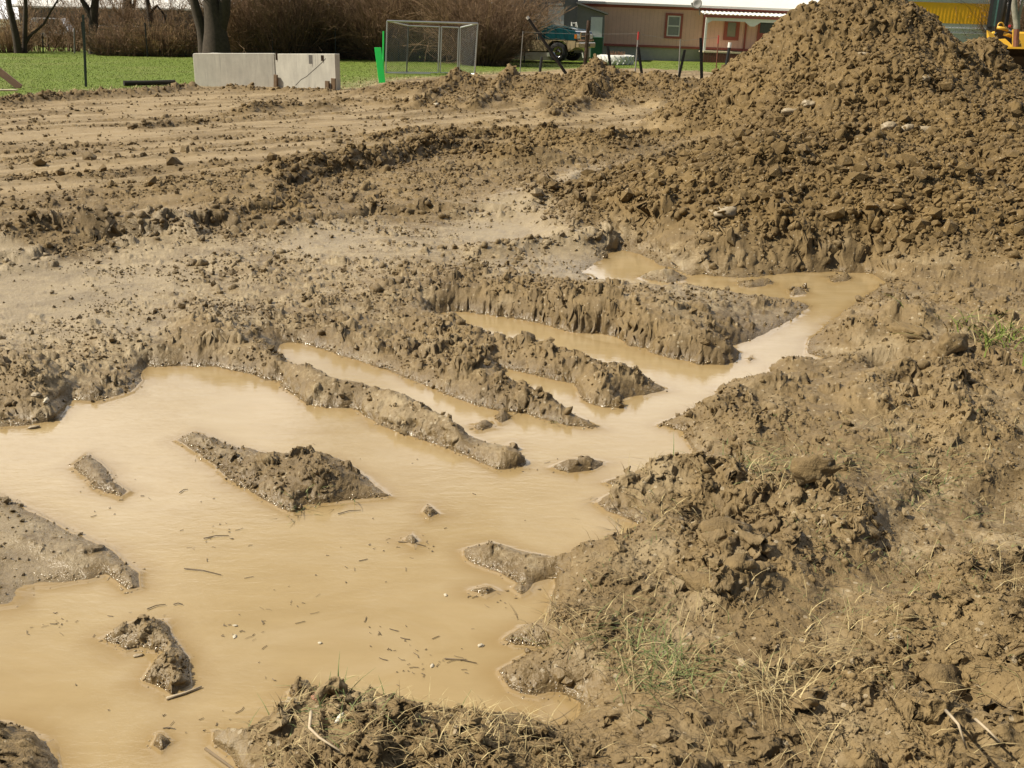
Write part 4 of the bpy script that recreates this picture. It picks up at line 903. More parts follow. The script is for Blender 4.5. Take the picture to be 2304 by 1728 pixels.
# -- concrete wall -------------------------------------------------------------------
c0, c1, c2 = G(441, 201, .1), G(622, 207, .1), G(757, 214, .1)
cw = empty('concrete_wall', c0); tag(cw, 'low grey concrete wall of two panels with a diagonal crack on the lawn edge', 'concrete wall')
def panel(b, p, q_, h0, h1, th):
    d = (q_-p); d.z = 0; n = Vector((-d.y, d.x, 0)).normalized()*th
    p = p.copy(); q_ = q_.copy(); lo = -.3
    V = [p+Vector((0, 0, lo)), q_+Vector((0, 0, lo)), q_+n+Vector((0, 0, lo)), p+n+Vector((0, 0, lo)), p+Vector((0, 0, h0)), q_+Vector((0, 0, h1)), q_+n+Vector((0, 0, h1)), p+n+Vector((0, 0, h0))]
    b.add([v-c0 for v in V], [(3, 2, 1, 0), (4, 5, 6, 7), (0, 1, 5, 4), (1, 2, 6, 5), (2, 3, 7, 6), (3, 0, 4, 7)])
hA = B(437, 120, c0.y).z-c0.z; hB = B(621, 120, c1.y).z-c1.z; hC = B(751, 121, c2.y).z-c2.z
b = MB(); panel(b, c0, c1-Vector((.005, 0, 0)), hA, hB, .18); b.build('wall_panel', M_CONC, cw, bevel=.008)
b = MB(); panel(b, c1+Vector((.005, .003, 0)), c2, hB-.01, hC, .18); p2_ = b.build('wall_panel', M_CONC, cw, bevel=.008)
b = MB(); panel(b, c0+Vector((-.07, .19, 0)), c0+Vector((.16, .19, 0)), hA-.03, hA-.03, 1.6); b.build('return_wall', M_CONC, cw, bevel=.008)
cr = [B(x, y, c1.y*.45+c2.y*.55-.012)-c0 for x, y in ((662, 193), (675, 180), (690, 172), (704, 160), (720, 147), (730, 138), (737, 131))]
dv = (c2-c1).normalized(); nrm = Vector((dv.y, -dv.x, 0))
pts = []
for v in cr:
    s_ = ((v+c0-c1).x)/(c2-c1).x; base = c1.lerp(c2, s_); pts.append(Vector((base.x-c0.x, base.y-c0.y, v.z))+Vector((0, -.0005, 0)))
b = MB()
for i in range(len(pts)-1):
    w0 = Vector((.0045, 0, -.0045)); b.quad(pts[i]-w0+nrm*.003, pts[i]+w0+nrm*.003, pts[i+1]+w0+nrm*.003, pts[i+1]-w0+nrm*.003)
b.build('crack', M_BLACK, cw)
M_STAIN = simple('rust_stain', (.07, .045, .025), .9, var=.4)
def on_wall(x, y, w_, h_, mat, nm, t_=.02):
    v = B(x, y, c1.y); s_ = (v-c1).x/(c2-c1).x; base = c1.lerp(c2, s_); z = B(x, y, base.y).z
    b = MB(); b.box(Vector((base.x, base.y, z))-c0+nrm*(t_/2+.001), (w_, t_, h_)); return b.build(nm, mat, cw)
on_wall(623, 127, .05, .16, M_STAIN, 'form_tie', .006); on_wall(738, 131, .10, .12, M_STAIN, 'form_tie', .006)
on_wall(711, 134, .15, .19, simple('pale_patch', (.36, .345, .31), .8, var=.1), 'pale_patch', .003)
# timber left at its foot
tf = empty('form_timber', c1); tag(tf, 'brown form boards and stakes nailed along the foot of the concrete wall', 'timber')
def ft(x0, y0, x1, y1, w_, th, nm, dd):
    for_ = []
    for x, y in ((x0, y0), (x1, y1)):
        v = B(x, y, c1.y); s_ = (v-c1).x/(c2-c1).x; base = c1.lerp(c2, s_); q_ = B(x, y, base.y-dd); for_.append(q_-c1)
    a, e = for_; d = (e-a).normalized(); sdv = d.cross(nrm).normalized()*w_/2; b = MB(); b.prism([a-sdv, a+sdv, a+sdv-nrm*th*0+nrm*th, a-sdv+nrm*th], e-a); b.build(nm, M_WOOD, tf, bevel=.004)
ft(622, 168, 622, 212, .09, .05, 'stake', .03); ft(632, 204, 728, 203, .10, .04, 'board', .03); ft(738, 182, 738, 218, .10, .05, 'stake', .08); ft(752, 176, 752, 220, .11, .05, 'stake', .03)
# -- boards on the grass
lg = G(335, 194); o = empty('timber_beam', lg); tag(o, 'dark tarred timber lying on the grass left of the concrete wall', 'timber')
b = MB(); pts_ = [G(279, 193)-lg, G(335, 192)-lg, G(394, 190.5)-lg]
b.tube([p+Vector((0, 0, .055)) for p in pts_], [.062, .058, .06], 9); b.build('beam', M_TIMBER, o)
e0 = G(46, 198); o = empty('form_brace', e0); tag(o, 'reddish brown plank slanting up out of the grass at the far left edge', 'plank')
t0 = B(-60, 116, e0.y+.1)-e0; d = t0.normalized(); sv = d.cross(Vector((0, 1, 0))).normalized()*.075
b = MB(); b.prism([-sv, sv, sv+Vector((0, .04, 0)), -sv+Vector((0, .04, 0))], t0); b.build('plank', M_PLANK, o, bevel=.005)
b = MB(); b.box(t0*.96+Vector((0, .075, -t0.z*.5)), (.08, .05, t0.z+.15)); b.build('stake', M_WOOD, o)
w0, w1 = G(-50, 217, .2), G(36, 217.5, .2); o = empty('pale_board', w0); tag(o, 'pale board lying flat at the edge of the mud at far left', 'board')
b = MB(); b.prism([Vector((0, 0, .10)), Vector((0, .12, .10)), Vector((0, .12, .13)), Vector((0, 0, .13))], w1-w0); b.build('board', M_PALEWOOD, o, bevel=.004)

# -- yellow and grey building ----------------------------------------------------------
YD = 47.0; yb = B(2222, 100, YD); bl = empty('metal_building', (yb.x, yb.y, .1)); tag(bl, 'grey metal clad building with a broad yellow band behind the tall pile', 'building')
tlt = .012; bl.rotation_euler = (0, tlt, 0)
zf = lambda y: B(2222, y, YD).z-.1
L_ = 6.2
for nm, y0_, y1_, mt_, pr in (('lower_wall', None, 55.5, M_CLAD, 0), ('yellow_band', 55.5, 9, M_YELP, .012), ('upper_wall', 9, -70, M_CLAD, 0)):
    b = MB(); z0 = -.3 if y0_ is None else zf(y0_)+.002; z1_ = zf(y1_); n = 120; dx = L_/n
    for k in range(n):
        x = -k*dx; pf = .004 if k % 3 == 0 else 0
        b.box((x-dx/2, .1-pf/2-pr, (z0+z1_)/2), (dx-.001, .2+pf, z1_-z0))
    b.build(nm, mt_, bl)
b = MB(); b.box((-L_/2, 4.2, 1.2), (L_, 8, 5.2)); b.build('side_walls', M_CLAD, bl)
b = MB(); b.prism([(-L_-.2, -.15, zf(-70)+.01), (-L_-.2, 8.4, zf(-70)+.9), (-L_-.2, 8.4, zf(-70)+1.0), (-L_-.2, -.15, zf(-70)+.1)], (L_+.4, 0, 0)); b.build('roof', M_ROOF, bl)
for y in (66, 77):
    b = MB(); b.box((-L_/2, -.018, zf(y)), (L_, .03, .035)); b.build('cladding_rail', M_CLAD, bl)

# -- yellow loader -----------------------------------------------------------------------
LD = 29.0; lo = empty('wheel_loader', (B(2282, 150, LD).x, LD, .1)); tag(lo, 'yellow loader with dark bucket and glazed cab behind the dirt piles', 'loader')
lo.rotation_euler = (0, 0, -.40); _li = (Matrix.Translation(lo.location) @ Matrix.Rotation(-.40, 4, 'Z')).inverted()
def LL(xt, yt, d): return _li @ B(xt, yt, LD+d*.92)
# bucket: open shell facing the camera
bx0, bz1 = LL(2246, 108, 0).x, LL(2246, 108, 0).z; wdt = 1.9
prof = [(0., bz1), (.38, bz1-.02), (.62, bz1-.22), (.70, bz1-.5), (.60, bz1-.78), (.30, bz1-.95), (-.25, bz1-1.0)]
b = MB(); V = []
for s_, x in ((0, bx0), (1, bx0+wdt)):
    for y, z in prof: V.append((x, y, z))
n = len(prof); b.add(V, [(i, i+1, n+i+1, n+i) for i in range(n-1)])
V = []
for s_, x in ((0, bx0-.02), (1, bx0+wdt+.02)):
    for y, z in prof: V.append((x, y+.03, z+(.03 if z > bz1-.3 else -.03)))
b.add(V, [(n+i, n+i+1, i+1, i) for i in range(n-1)]); b.build('bucket', M_STEELD, lo)
for x in (bx0-.02, bx0+wdt):
    b = MB(); b.prism([(x, y, z) for y, z in prof], (.02, 0, 0)); b.build('bucket_side', M_STEELD, lo)
b = MB(); b.box((bx0+wdt/2, .02, bz1+.012), (wdt, .06, .05)); b.build('bucket_lip', M_YEL, lo)
# near cheek plate and arm
def plate(nm, pts, th, mat=M_YEL, d=0.):
    b = MB(); b.prism([LL(x, y, d+dd) for x, y, dd in pts], (0, th, 0)); return b.build(nm, mat, lo, bevel=.008)
plate('cheek_plate', [(2220, 67, .3), (2236, 77, .3), (2244, 87, .3), (2249, 104, .1), (2243, 109, .1), (2233, 101, .1), (2220, 84, .3)], .05)
plate('lift_arm', [(2247, 88, .4), (2262, 87, .4), (2273, 97, .3), (2278, 105, .2), (2272, 107, .2), (2250, 106, .2)], .16)
plate('lift_arm', [(2278, 66, .4), (2286, 66, .4), (2283, 106, .2), (2277, 106, .2)], .12)
plate('lift_arm', [(2291, 84, .3), (2297, 94, .3), (2299, 106, .2), (2287, 107, .2)], .12)
for x, y, x2, y2, r, mt_, nm in ((2243, 62, 2268, 68, .045, M_YEL, 'tilt_cylinder'), (2268, 69, 2282, 73, .025, M_CHROME, 'piston_rod'), (2258, 76, 2276, 82, .05, M_YEL, 'cross_tube'), (2236, 80, 2244, 74, .025, M_BLACK, 'hose')):
    b = MB(); b.tube([LL(x, y, .55), LL((x+x2)/2, (y+y2)/2-1, .5), LL(x2, y2, .5)], r, 10); b.build(nm, mt_, lo, True)
b = MB(); b.tube([LL(2252+7*math.cos(a), 60+9*math.sin(a)*-1, .7) for a in np.linspace(math.pi, 0, 9)]+[LL(2265, 62, .7)], .02, 8); b.build('lamp_guard', M_YEL, lo, True)
b = MB(); p = LL(2272, 59, .8); b.box(p, (.07, .06, .07)); b.build('tail_lamp', M_RED, lo, bevel=.01)
plate('dark_linkage', [(2238, 58, .9), (2290, 66, .9), (2290, 100, .9), (2240, 100, .9)], .3, simple('oily_iron', (.05, .03, .015), .6, var=.5))
b = MB(); b.tube([LL(2288, 66, .2), LL(2286, 92, .15), LL(2286, 106, .1)], .07, 8); b.build('cylinder', M_RUST, lo)
# cab
c0_ = LL(2222, 60, 3.0); c1_ = LL(2267, 60, 3.0); w_ = c1_.x-c0_.x; zc0 = c0_.z; zc1 = zc0+1.65
for x in (c0_.x+.03, c1_.x-.30, c1_.x-.03):
    for y in (3.0, 4.3):
        b = MB(); b.box((x, y, (zc0+zc1)/2), (.07, .07, zc1-zc0)); b.build('cab_post', M_BLACK, lo)
b = MB(); b.box(((c0_.x+c1_.x)/2-.1, 3.02, (zc0+zc1)/2), (w_-.3, .012, zc1-zc0)); b.build('cab_glass', simple('cab_glass', (.04, .11, .095), .06, var=.5, scale=1.5, spec=.9), lo)
b = MB(); b.box(((c0_.x+c1_.x)/2, 3.7, zc1+.05), (w_+.1, 1.5, .12)); b.build('cab_roof', M_YEL, lo, bevel=.03)
b = MB(); b.box(((c0_.x+c1_.x)/2, 3.7, zc0-.05), (w_+.05, 1.4, .12)); b.box(((c0_.x+c1_.x)/2-.05, 4.3, zc0+.5), (w_*.9, .08, 1.0)); b.build('cab_floor', M_BLACK, lo)
b = MB(); b.box(((c0_.x+c1_.x)/2+.35, 4.2, zc0*.5+.05), (1.0, 3.0, zc0-.35)); b.build('body', M_YEL, lo, bevel=.05)
b = MB(); b.tube([(c1_.x-.17, 2.9, zc0-.2), (c1_.x-.17, 2.9, zc1+.2)], .06, 10); b.build('exhaust_stack', M_BLACK, lo, True)
for sx in (-.1, 1.05):
    for y in (2.6, 5.2):
        wr = empty('wheel'); wr.parent = lo; wr.location = ((c0_.x+c1_.x)/2+sx, y, .55); MX = Matrix.Rotation(R_(90), 3, 'Y')
        b = MB(); b.lathe([(.3, -.18), (.5, -.2), (.58, -.12), (.6, 0), (.58, .12), (.5, .2), (.3, .18)], (0, 0, 0), 26, MX); b.build('tyre', M_RUBBER, wr, True)
        b = MB(); b.lathe([(0, -.1), (.3, -.12), (.3, .12), (0, .1)], (0, 0, 0), 20, MX); b.build('rim', M_YEL, wr)

# -- far white-roofed building and parked vehicles -----------------------------------------
FD = 105.; fb0, fb1 = B(40, 13, FD), B(520, 13, FD); fo = empty('storage_building', ((fb0.x+fb1.x)/2, FD, -.2)); tag(fo, 'long grey building with a bright pale roof far behind the left trees', 'building')
wz = fb0.z+.2; wl_ = fb1.x-fb0.x
b = MB(); b.box((0, 6, wz/2), (wl_, 12, wz)); b.build('wall', simple('blue_grey_wall', (.13, .135, .14), .8, var=.2, scale=.3), fo)
b = MB(); b.prism([(-wl_/2-.4, -.5, wz), (-wl_/2-.4, 6, wz+1.9), (-wl_/2-.4, 12.5, wz), (-wl_/2-.4, 12.5, wz-.15), (-wl_/2-.4, 6, wz+1.7), (-wl_/2-.4, -.5, wz-.15)], (wl_+.8, 0, 0)); b.build('roof', M_ROOF, fo)
for k in range(5):
    b = MB(); b.box((-wl_/2+2.4+k*4.3, -.03, 1.2), (2.6, .08, 2.3)); b.build('door', simple('bay_door', (.07, .072, .075), .7, var=.2), fo)
def far_car(xt, yt, depth, col, lab, van=False):
    p = B(xt, yt, depth); r = empty('parked_car', (p.x, p.y, -.2)); tag(r, lab, 'van' if van else 'car', 'vehicles parked by the far building'); mt_ = simple('car_paint', col, .3, var=.05, coat=.5)
    h_ = 1.9 if van else 1.35
    b = MB(); pr = [(-2.2, .3), (2.2, .3), (2.25, .75), (1.3, .88), (.7, h_), (-1.7 if van else -1.2, h_), (-2.2, .85)]; profile_solid(b, pr, -.85, .85); b.build('body', mt_, r, bevel=.05)
    b = MB(); b.prism([(1.0, -.86, .9), (.62, -.86, h_-.1), (-1.1, -.86, h_-.1), (-1.5, -.86, .9)], (0, 1.72, 0)); b.build('window', M_GLASS, r)
    for x in (-1.35, 1.35):
        for s_ in (-1, 1):
            b = MB(); b.lathe([(0, -.1), (.3, -.1), (.32, 0), (.3, .1), (0, .1)], (x, s_*.8, .32), 18, Matrix.Rotation(R_(90), 3, 'X')); b.build('wheel', M_RUBBER, r)
far_car(125, 40, 96, (.42, .42, .41), 'pale van parked left before the pale-roofed far building', True)
far_car(262, 48, 95, (.55, .56, .58), 'silver car seen between the forked trunk and the middle trunk')
far_car(325, 52, 94, (.30, .31, .33), 'grey car seen just left of the slim leaning trunk')
# ------------------------------------------------------------------ trees and brush
def tubes(P, R, n=3):
    """P (N,K,3) centre lines, R (N,K) radii -> vertices, quads"""
    N, Kk, _ = P.shape; T = np.gradient(P, axis=1); T /= np.linalg.norm(T, axis=2, keepdims=True)+1e-9
    ref = np.where(np.abs(T[..., 2:3]) < .9, np.array([0, 0, 1.]), np.array([1., 0, 0])); A = np.cross(T, ref); A /= np.linalg.norm(A, axis=2, keepdims=True)+1e-9; Bn = np.cross(T, A)
    th = np.arange(n)*2*math.pi/n
    V = P[:, :, None]+(A[:, :, None]*np.cos(th)[None, None, :, None]+Bn[:, :, None]*np.sin(th)[None, None, :, None])*R[:, :, None, None]
    base = (np.arange(N)[:, None, None]*Kk+np.arange(Kk-1)[None, :, None])*n; k = np.arange(n)[None, None, :]; k2 = (k+1) % n
    F = np.stack([base+k, base+k2, base+n+k2, base+n+k], -1).reshape(-1, 4); return V.reshape(-1, 3), F
def grow(base, dirs, length, r0, g, Kk=6, wig=.12, up=.12, tip=.25):
    """bent tapering stems; base (N,3), dirs (N,3)"""
    N = len(base); P = np.zeros((N, Kk, 3)); P[:, 0] = base; d = dirs/np.linalg.norm(dirs, axis=1, keepdims=True); st = np.asarray(length)/(Kk-1)
    for k in range(1, Kk):
        d = d+g.normal(0, wig, (N, 3)); d[:, 2] += up; d /= np.linalg.norm(d, axis=1, keepdims=True); P[:, k] = P[:, k-1]+d*np.reshape(st, (-1, 1))
    R = np.asarray(r0).reshape(-1, 1)*np.linspace(1, tip, Kk)[None]; return P, R
def sprout(P, R, num, g, lmul, rmul, spread, lo=.25, up=.1, Kk=5, wig=.16):
    N, K0, _ = P.shape; i = g.integers(0, N, num); t = g.uniform(lo, .98, num)*(K0-1); k = np.minimum(t.astype(int), K0-2); f = (t-k)[:, None]
    b = P[i, k]*(1-f)+P[i, k+1]*f; r = R[i, k]*(1-f[:, 0])+R[i, k+1]*f[:, 0]; d = P[i, k+1]-P[i, k]; d /= np.linalg.norm(d, axis=1, keepdims=True)+1e-9
    d = d+g.normal(0, spread, (num, 3)); ln = np.linalg.norm(np.diff(P, axis=1), axis=2).sum(1)[i]*(1-t/(K0-1)*.6)*lmul*g.uniform(.6, 1.2, num)
    return grow(b, d, ln, r*rmul, g, Kk, wig, up)
def stack(*ts):
    Vs, Fs, o_ = [], [], 0
    for v, f in ts: Vs.append(v); Fs.append(f+o_); o_ += len(v)
    return np.concatenate(Vs), np.concatenate(Fs)
def bare_tree(limbs, label, seed, mat=None, twig=None, ntw=1500, depth=46, name='bare_tree'):
    """limbs: list of traced centre lines [(x, y, radius in metres), ...] at this depth; the first is the trunk"""
    g = np.random.default_rng(seed); b0 = B(limbs[0][0][0], limbs[0][0][1], depth); z = gz(b0.x, b0.y); o = empty(name, (b0.x, b0.y, z)); tag(o, label, 'tree', 'bare trees behind the lawn')
    ts = []; Pm = []; Rm = []
    for lm in limbs:
        pts = [B(x, y, depth)-o.location for x, y, r in lm]; rr = [r for *_, r in lm]
        if lm is limbs[0]: pts[0].z = -.15
        e = (pts[-1]-pts[-2]).normalized()
        for k in range(5):                                  # grows on above the picture
            e = (e+Vector((g.normal(0, .13), g.normal(0, .13), .12))).normalized(); pts.append(pts[-1]+e*1.15); rr.append(rr[-1]*.83)
        pts = np.array([p[:] for p in pts])+g.normal(0, .012, (len(pts), 3)); s = np.linspace(0, len(pts)-1, 16); P = np.stack([np.interp(s, np.arange(len(pts)), pts[:, j]) for j in range(3)], 1)
        R = np.interp(s, np.arange(len(pts)), rr)*(1+.06*g.normal(size=16)); R[0] *= 1.25 if lm is limbs[0] else 1
        ts.append(tubes(P[None], R[None], 10)); Pm.append(P); Rm.append(R)
    link('trunk', np_mesh('trunk', *stack(*ts), mat or M_BARK, True), o)
    Pm, Rm = np.array(Pm), np.array(Rm)
    a = sprout(Pm, Rm, 16*len(limbs), g, .42, .42, .55, .35, .06, 7); c = sprout(*a, ntw//6, g, .55, .5, .6, .15); d = sprout(*c, ntw, g, .6, .55, .7, .1)
    d = (d[0], np.maximum(d[1], .005)); c = (c[0], np.maximum(c[1], .007))
    link('crown', np_mesh('crown', *stack(tubes(*a, 5), tubes(*c, 4), tubes(*d, 3)), twig or M_TWIG2, True), o); return o
bare_tree([[(42, 122, .17), (36, 80, .15), (22, 20, .13), (17, -10, .12)]], 'dark slim trunk leaning left at the far left edge', 1, depth=47)
bare_tree([[(53, 121, .13), (56, 90, .11), (57, 40, .09), (58, -10, .08)], [(55, 100, .07), (72, 78, .06), (96, 58, .05), (112, 30, .04)]], 'slim trunk with one low branch forking right beside the far left trunk', 2, depth=47.3)
bare_tree([[(214, 121, .24), (213, 80, .22), (209, 42, .20), (214, 10, .16), (215, -12, .14)], [(210, 48, .15), (200, 25, .13), (184, 0, .11)]], 'thick trunk forking in a Y just right of the lone steel post', 3, depth=48)
bare_tree([[(288, 121, .25), (288, 60, .23), (287, 10, .21), (287, -12, .2)], [(300, 20, .09), (303, 5, .08), (305, -10, .07)]], 'straight thick grey brown trunk in the middle of the left trees', 4, depth=52)
bare_tree([[(337, 121, .14), (340, 70, .13), (338, 35, .12), (331, -5, .1)], [(338, 30, .07), (352, 12, .06), (368, 30, .05), (372, 42, .03)]], 'slim dark trunk with a drooping side branch left of the big tree', 5, depth=49)
bare_tree([[(487, 124, .52), (485, 80, .48), (480, 45, .40), (474, 0, .28), (472, -15, .26)], [(462, 122, .24), (455, 70, .22), (444, 30, .2), (434, -8, .17)], [(492, 70, .30), (503, 30, .26), (508, -8, .22)]], 'biggest dark tree with several trunks behind the concrete wall', 6, depth=44, ntw=2600)
bare_tree([[(762, 121, .12), (770, 70, .11), (785, 20, .1), (790, -10, .09)], [(772, 66, .07), (755, 30, .06), (748, -8, .05)]], 'slim trunk leaning right among brush left of the kennel', 7, depth=50)
bare_tree([[(835, 121, .22), (832, 80, .2), (815, 40, .17), (798, 5, .14)], [(832, 80, .14), (842, 40, .12), (846, 0, .1)]], 'dark forked trunk behind the green stakes', 8, depth=49)
bare_tree([[(2288, 110, .16), (2287, 60, .13), (2283, 20, .11), (2281, -10, .1)], [(2287, 60, .07), (2296, 25, .06), (2302, -5, .05)]], 'pale barked tree with white branches at the far right behind the loader', 9, M_BARKL, M_TWIG, ntw=600, depth=44)

def bush(xt, yt, w_, h_, depth, seed, mat, label, n=260, n2=1500, n3=2600, group='brown brush behind the lawn'):
    g = np.random.default_rng(seed); c = B(xt, yt, depth); z = gz(c.x, c.y) if c.y < 60 else -.2; o = empty('bush', (c.x, c.y, z)); tag(o, label, 'bush', group)
    a = g.uniform(0, 6.283, n); r = np.sqrt(g.random(n)); bx = np.stack([np.cos(a)*r*w_*.30, np.sin(a)*r*w_*.22, np.full(n, -.05)], 1)
    d = np.stack([np.cos(a)*r*.75+g.normal(0, .2, n), np.sin(a)*r*.6+g.normal(0, .2, n), np.full(n, 1.0)], 1)
    P, R = grow(bx, d, h_*g.uniform(.55, 1.1, n), g.uniform(.010, .026, n), g, 6, .10, .02)
    s1 = sprout(P, R, n2, g, .5, .6, .5, .1, 0, 4); s2 = sprout(*s1, n3, g, .7, .7, .6, .1, 0, 3)
    s1 = (s1[0], np.maximum(s1[1], .0055)); s2 = (s2[0], np.maximum(s2[1], .0048))
    link('stems', np_mesh('stems', *tubes(P, R, 4), M_TWIG2, True), o); link('twigs', np_mesh('twigs', *stack(tubes(*s1, 3), tubes(*s2, 3)), mat, True), o)
    return o
BUSH = [(580, 122, 3.4, 3.4, 47, M_TWIG, 'brown bush just right of the biggest tree'), (650, 122, 3.4, 3.3, 46.5, M_TWIG2, 'brown bush above the cracked half of the concrete wall'), (725, 122, 3.2, 3.6, 47.5, M_TWIG, 'brown bush above the right end of the concrete wall'),
 (800, 123, 3.2, 3.3, 48, M_TWIG2, 'dark bush just left of the green stakes'), (880, 123, 3.4, 3.7, 46.5, M_TWIG, 'tall brown bush behind the left side of the kennel'), (960, 124, 3.6, 3.8, 47, M_TWIG2, 'tall brown bush behind the middle of the kennel'),
 (1045, 126, 3.6, 3.9, 45.5, M_TWIG, 'tall brown bush behind the right side of the kennel'), (1092, 134, 3.0, 3.6, 43, M_TWIG, 'wide brown bush covering the back of the pickup'), (1085, 130, 2.2, 2.2, 42, M_TWIG2, 'dark low bush just right of the kennel'),
 (405, 121, 2.6, 1.7, 47, M_TWIG, 'low brown brush left of the biggest tree'), (365, 121, 2.2, 1.5, 46.5, M_TWIG3, 'low tan brush beside the slim trunk'), (300, 121, 2.4, 1.3, 46.5, M_TWIG, 'low brown brush at the foot of the straight trunk'), (250, 121, 2.2, 1.3, 46.5, M_TWIG, 'low brown brush beside the foot of the forked trunk'),
 (20, 119, 2.4, 1.5, 48, M_TWIG3, 'low tan brush at the far left behind the lawn'), (130, 104, 3.2, .9, 58, M_TWIG3, 'low orange brown weeds beyond the two thin posts'), (2265, 118, 3.4, 3.2, 48, M_TWIG, 'brown bush behind the loader cab'), (2320, 118, 3.4, 3.4, 47, M_TWIG2, 'brown bush behind the pale barked tree'),
 (540, 122, 2.8, 3.0, 49, M_TWIG3, 'tan bush tucked against the right of the biggest tree')]
for k, (x, y, w_, h_, d, m_, lab) in enumerate(BUSH):
    s = .5 if h_ < 2 else 1.; bush(x, y, w_, h_, d, 40+k, m_, lab, int(260*s), int(1700*s), int(3200*s))
for k, (x, y, w_, h_, d, lab) in enumerate([(85, 119, 3.0, 3.2, 50, 'thin open shrub between the far left trunks'), (150, 119, 3.0, 3.0, 51, 'thin open shrub left of the lone steel post'), (245, 121, 3.0, 3.2, 50, 'thin open shrub between the forked trunk and the straight trunk'), (318, 121, 2.6, 3.0, 51, 'thin open shrub right of the straight trunk'), (385, 121, 3.0, 3.3, 50, 'open shrub filling the gap left of the biggest tree')]):
    bush(x, y, w_, h_, d, 80+k, M_TWIG, lab, 40, 380, 900)
# thicket behind, reads as one mass
g = np.random.default_rng(77); n = 2600; x = g.uniform(B(180, 100, 56).x, B(1230, 100, 56).x, n); x = np.concatenate([x, g.uniform(B(2230, 100, 56).x, B(2420, 100, 56).x, 500)]); n = len(x); y = g.uniform(52.5, 60, n)
keepm = (x > B(520, 90, 56).x) | (g.random(n) < .45); x, y = x[keepm], y[keepm]; n = len(x)
d = np.stack([g.normal(0, .25, n), g.normal(0, .25, n), np.ones(n)], 1); hh = np.where(x > B(520, 90, 56).x, g.uniform(2.4, 4.6, n), g.uniform(.6, 1.7, n))
P, R = grow(np.stack([x, y, np.full(n, .0)], 1), d, hh, g.uniform(.012, .03, n), g, 5, .1, .03); s1 = sprout(P, R, 16000, g, .4, .6, .5, .08, 0, 3); s1 = (s1[0], np.maximum(s1[1], .006))
o = link('thicket', np_mesh('thicket', *stack(tubes(P, R, 3), tubes(*s1, 3)), M_TWIG2, True)); tag(o, 'dense mass of bare brown thicket standing behind the brush', 'thicket', kind='stuff')

# ------------------------------------------------------------------ grass
def blades(pos, L_, wdt, g, lean=.5, seg=3, kdir=None):
    N = len(pos); a = g.uniform(0, 6.283, N); ln = np.asarray(L_); le = np.abs(g.normal(lean, .25, N)); t = np.linspace(0, 1, seg)
    hx = np.cos(a)[:, None]*ln[:, None]*le[:, None]*t**1.6; hy = np.sin(a)[:, None]*ln[:, None]*le[:, None]*t**1.6; hz_ = ln[:, None]*(t-.35*np.clip(le, 0, 1.6)[:, None]*t**2)
    C = np.stack([pos[:, 0:1]+hx, pos[:, 1:2]+hy, pos[:, 2:3]+hz_], -1); pa = a+1.57; S_ = np.stack([np.cos(pa), np.sin(pa), np.zeros(N)], -1)[:, None]*(np.asarray(wdt).reshape(-1, 1)*(1-.85*t)[None])[..., None]
    V = np.stack([C-S_, C+S_], 2).reshape(N, seg*2, 3); b_ = (np.arange(N)*seg*2)[:, None]; F = np.concatenate([b_+np.array([[2*i, 2*i+1, 2*i+3, 2*i+2]]) for i in range(seg-1)], 1).reshape(-1, 4); return V.reshape(-1, 3), F
def grass_mat(name, a, b_):
    mt, t, p = new_mat(name); c = coords(t); t.links.new(mixc(t, remap(t, noise(t, 22, 3, .7, c), .35, .65), a, b_), p.inputs['Base Color']); p.inputs['Roughness'].default_value = .7; p.inputs['Specular IOR Level'].default_value = .3; return mt
M_GRASS = grass_mat('grass_green', (.085, .125, .012), (.15, .20, .025)); M_GRASS2 = grass_mat('grass_dull', (.055, .085, .018), (.20, .22, .08)); M_STRAW = grass_mat('straw', (.20, .145, .065), (.50, .40, .20)); M_DKSTRAW = grass_mat('soaked_straw', (.085, .058, .025), (.20, .14, .065))
g = np.random.default_rng(5); n = 90000; y = np.exp(g.uniform(math.log(15), math.log(50), n*2)); x = g.uniform(-.56, .4, n*2)*y; k = (sample(onlawn, x, y) > .55) & (g.random(n*2) > sample(edge_a.reshape(NY, NX), x, y)*.75); x, y = x[k][:n], y[k][:n]
pos = np.stack([x, y, ground_z(x, y)-.012], 1); o = link('lawn_grass', np_mesh('lawn_grass', *blades(pos, g.uniform(.018, .042, len(x)), np.float64(.003)+.00032*y, g), M_GRASS, True)); tag(o, 'short spring grass growing over the lawn', 'grass', kind='stuff')
n = 5000; y = np.exp(g.uniform(math.log(15), math.log(36), n*4)); x = g.uniform(-.56, .4, n*4)*y; k = (sample(onlawn, x, y) > .45) & (g.random(n*4) < sample(edge_a.reshape(NY, NX), x, y)); x, y = x[k][:n], y[k][:n]
pos = np.stack([x, y, ground_z(x, y)-.01], 1); o = link('dry_grass', np_mesh('dry_grass', *blades(pos, g.uniform(.04, .10, len(x)), .004+.0005*y, g, .9), M_STRAW, True)); tag(o, 'dry bleached grass along the trampled edge of the lawn', 'grass', kind='stuff')
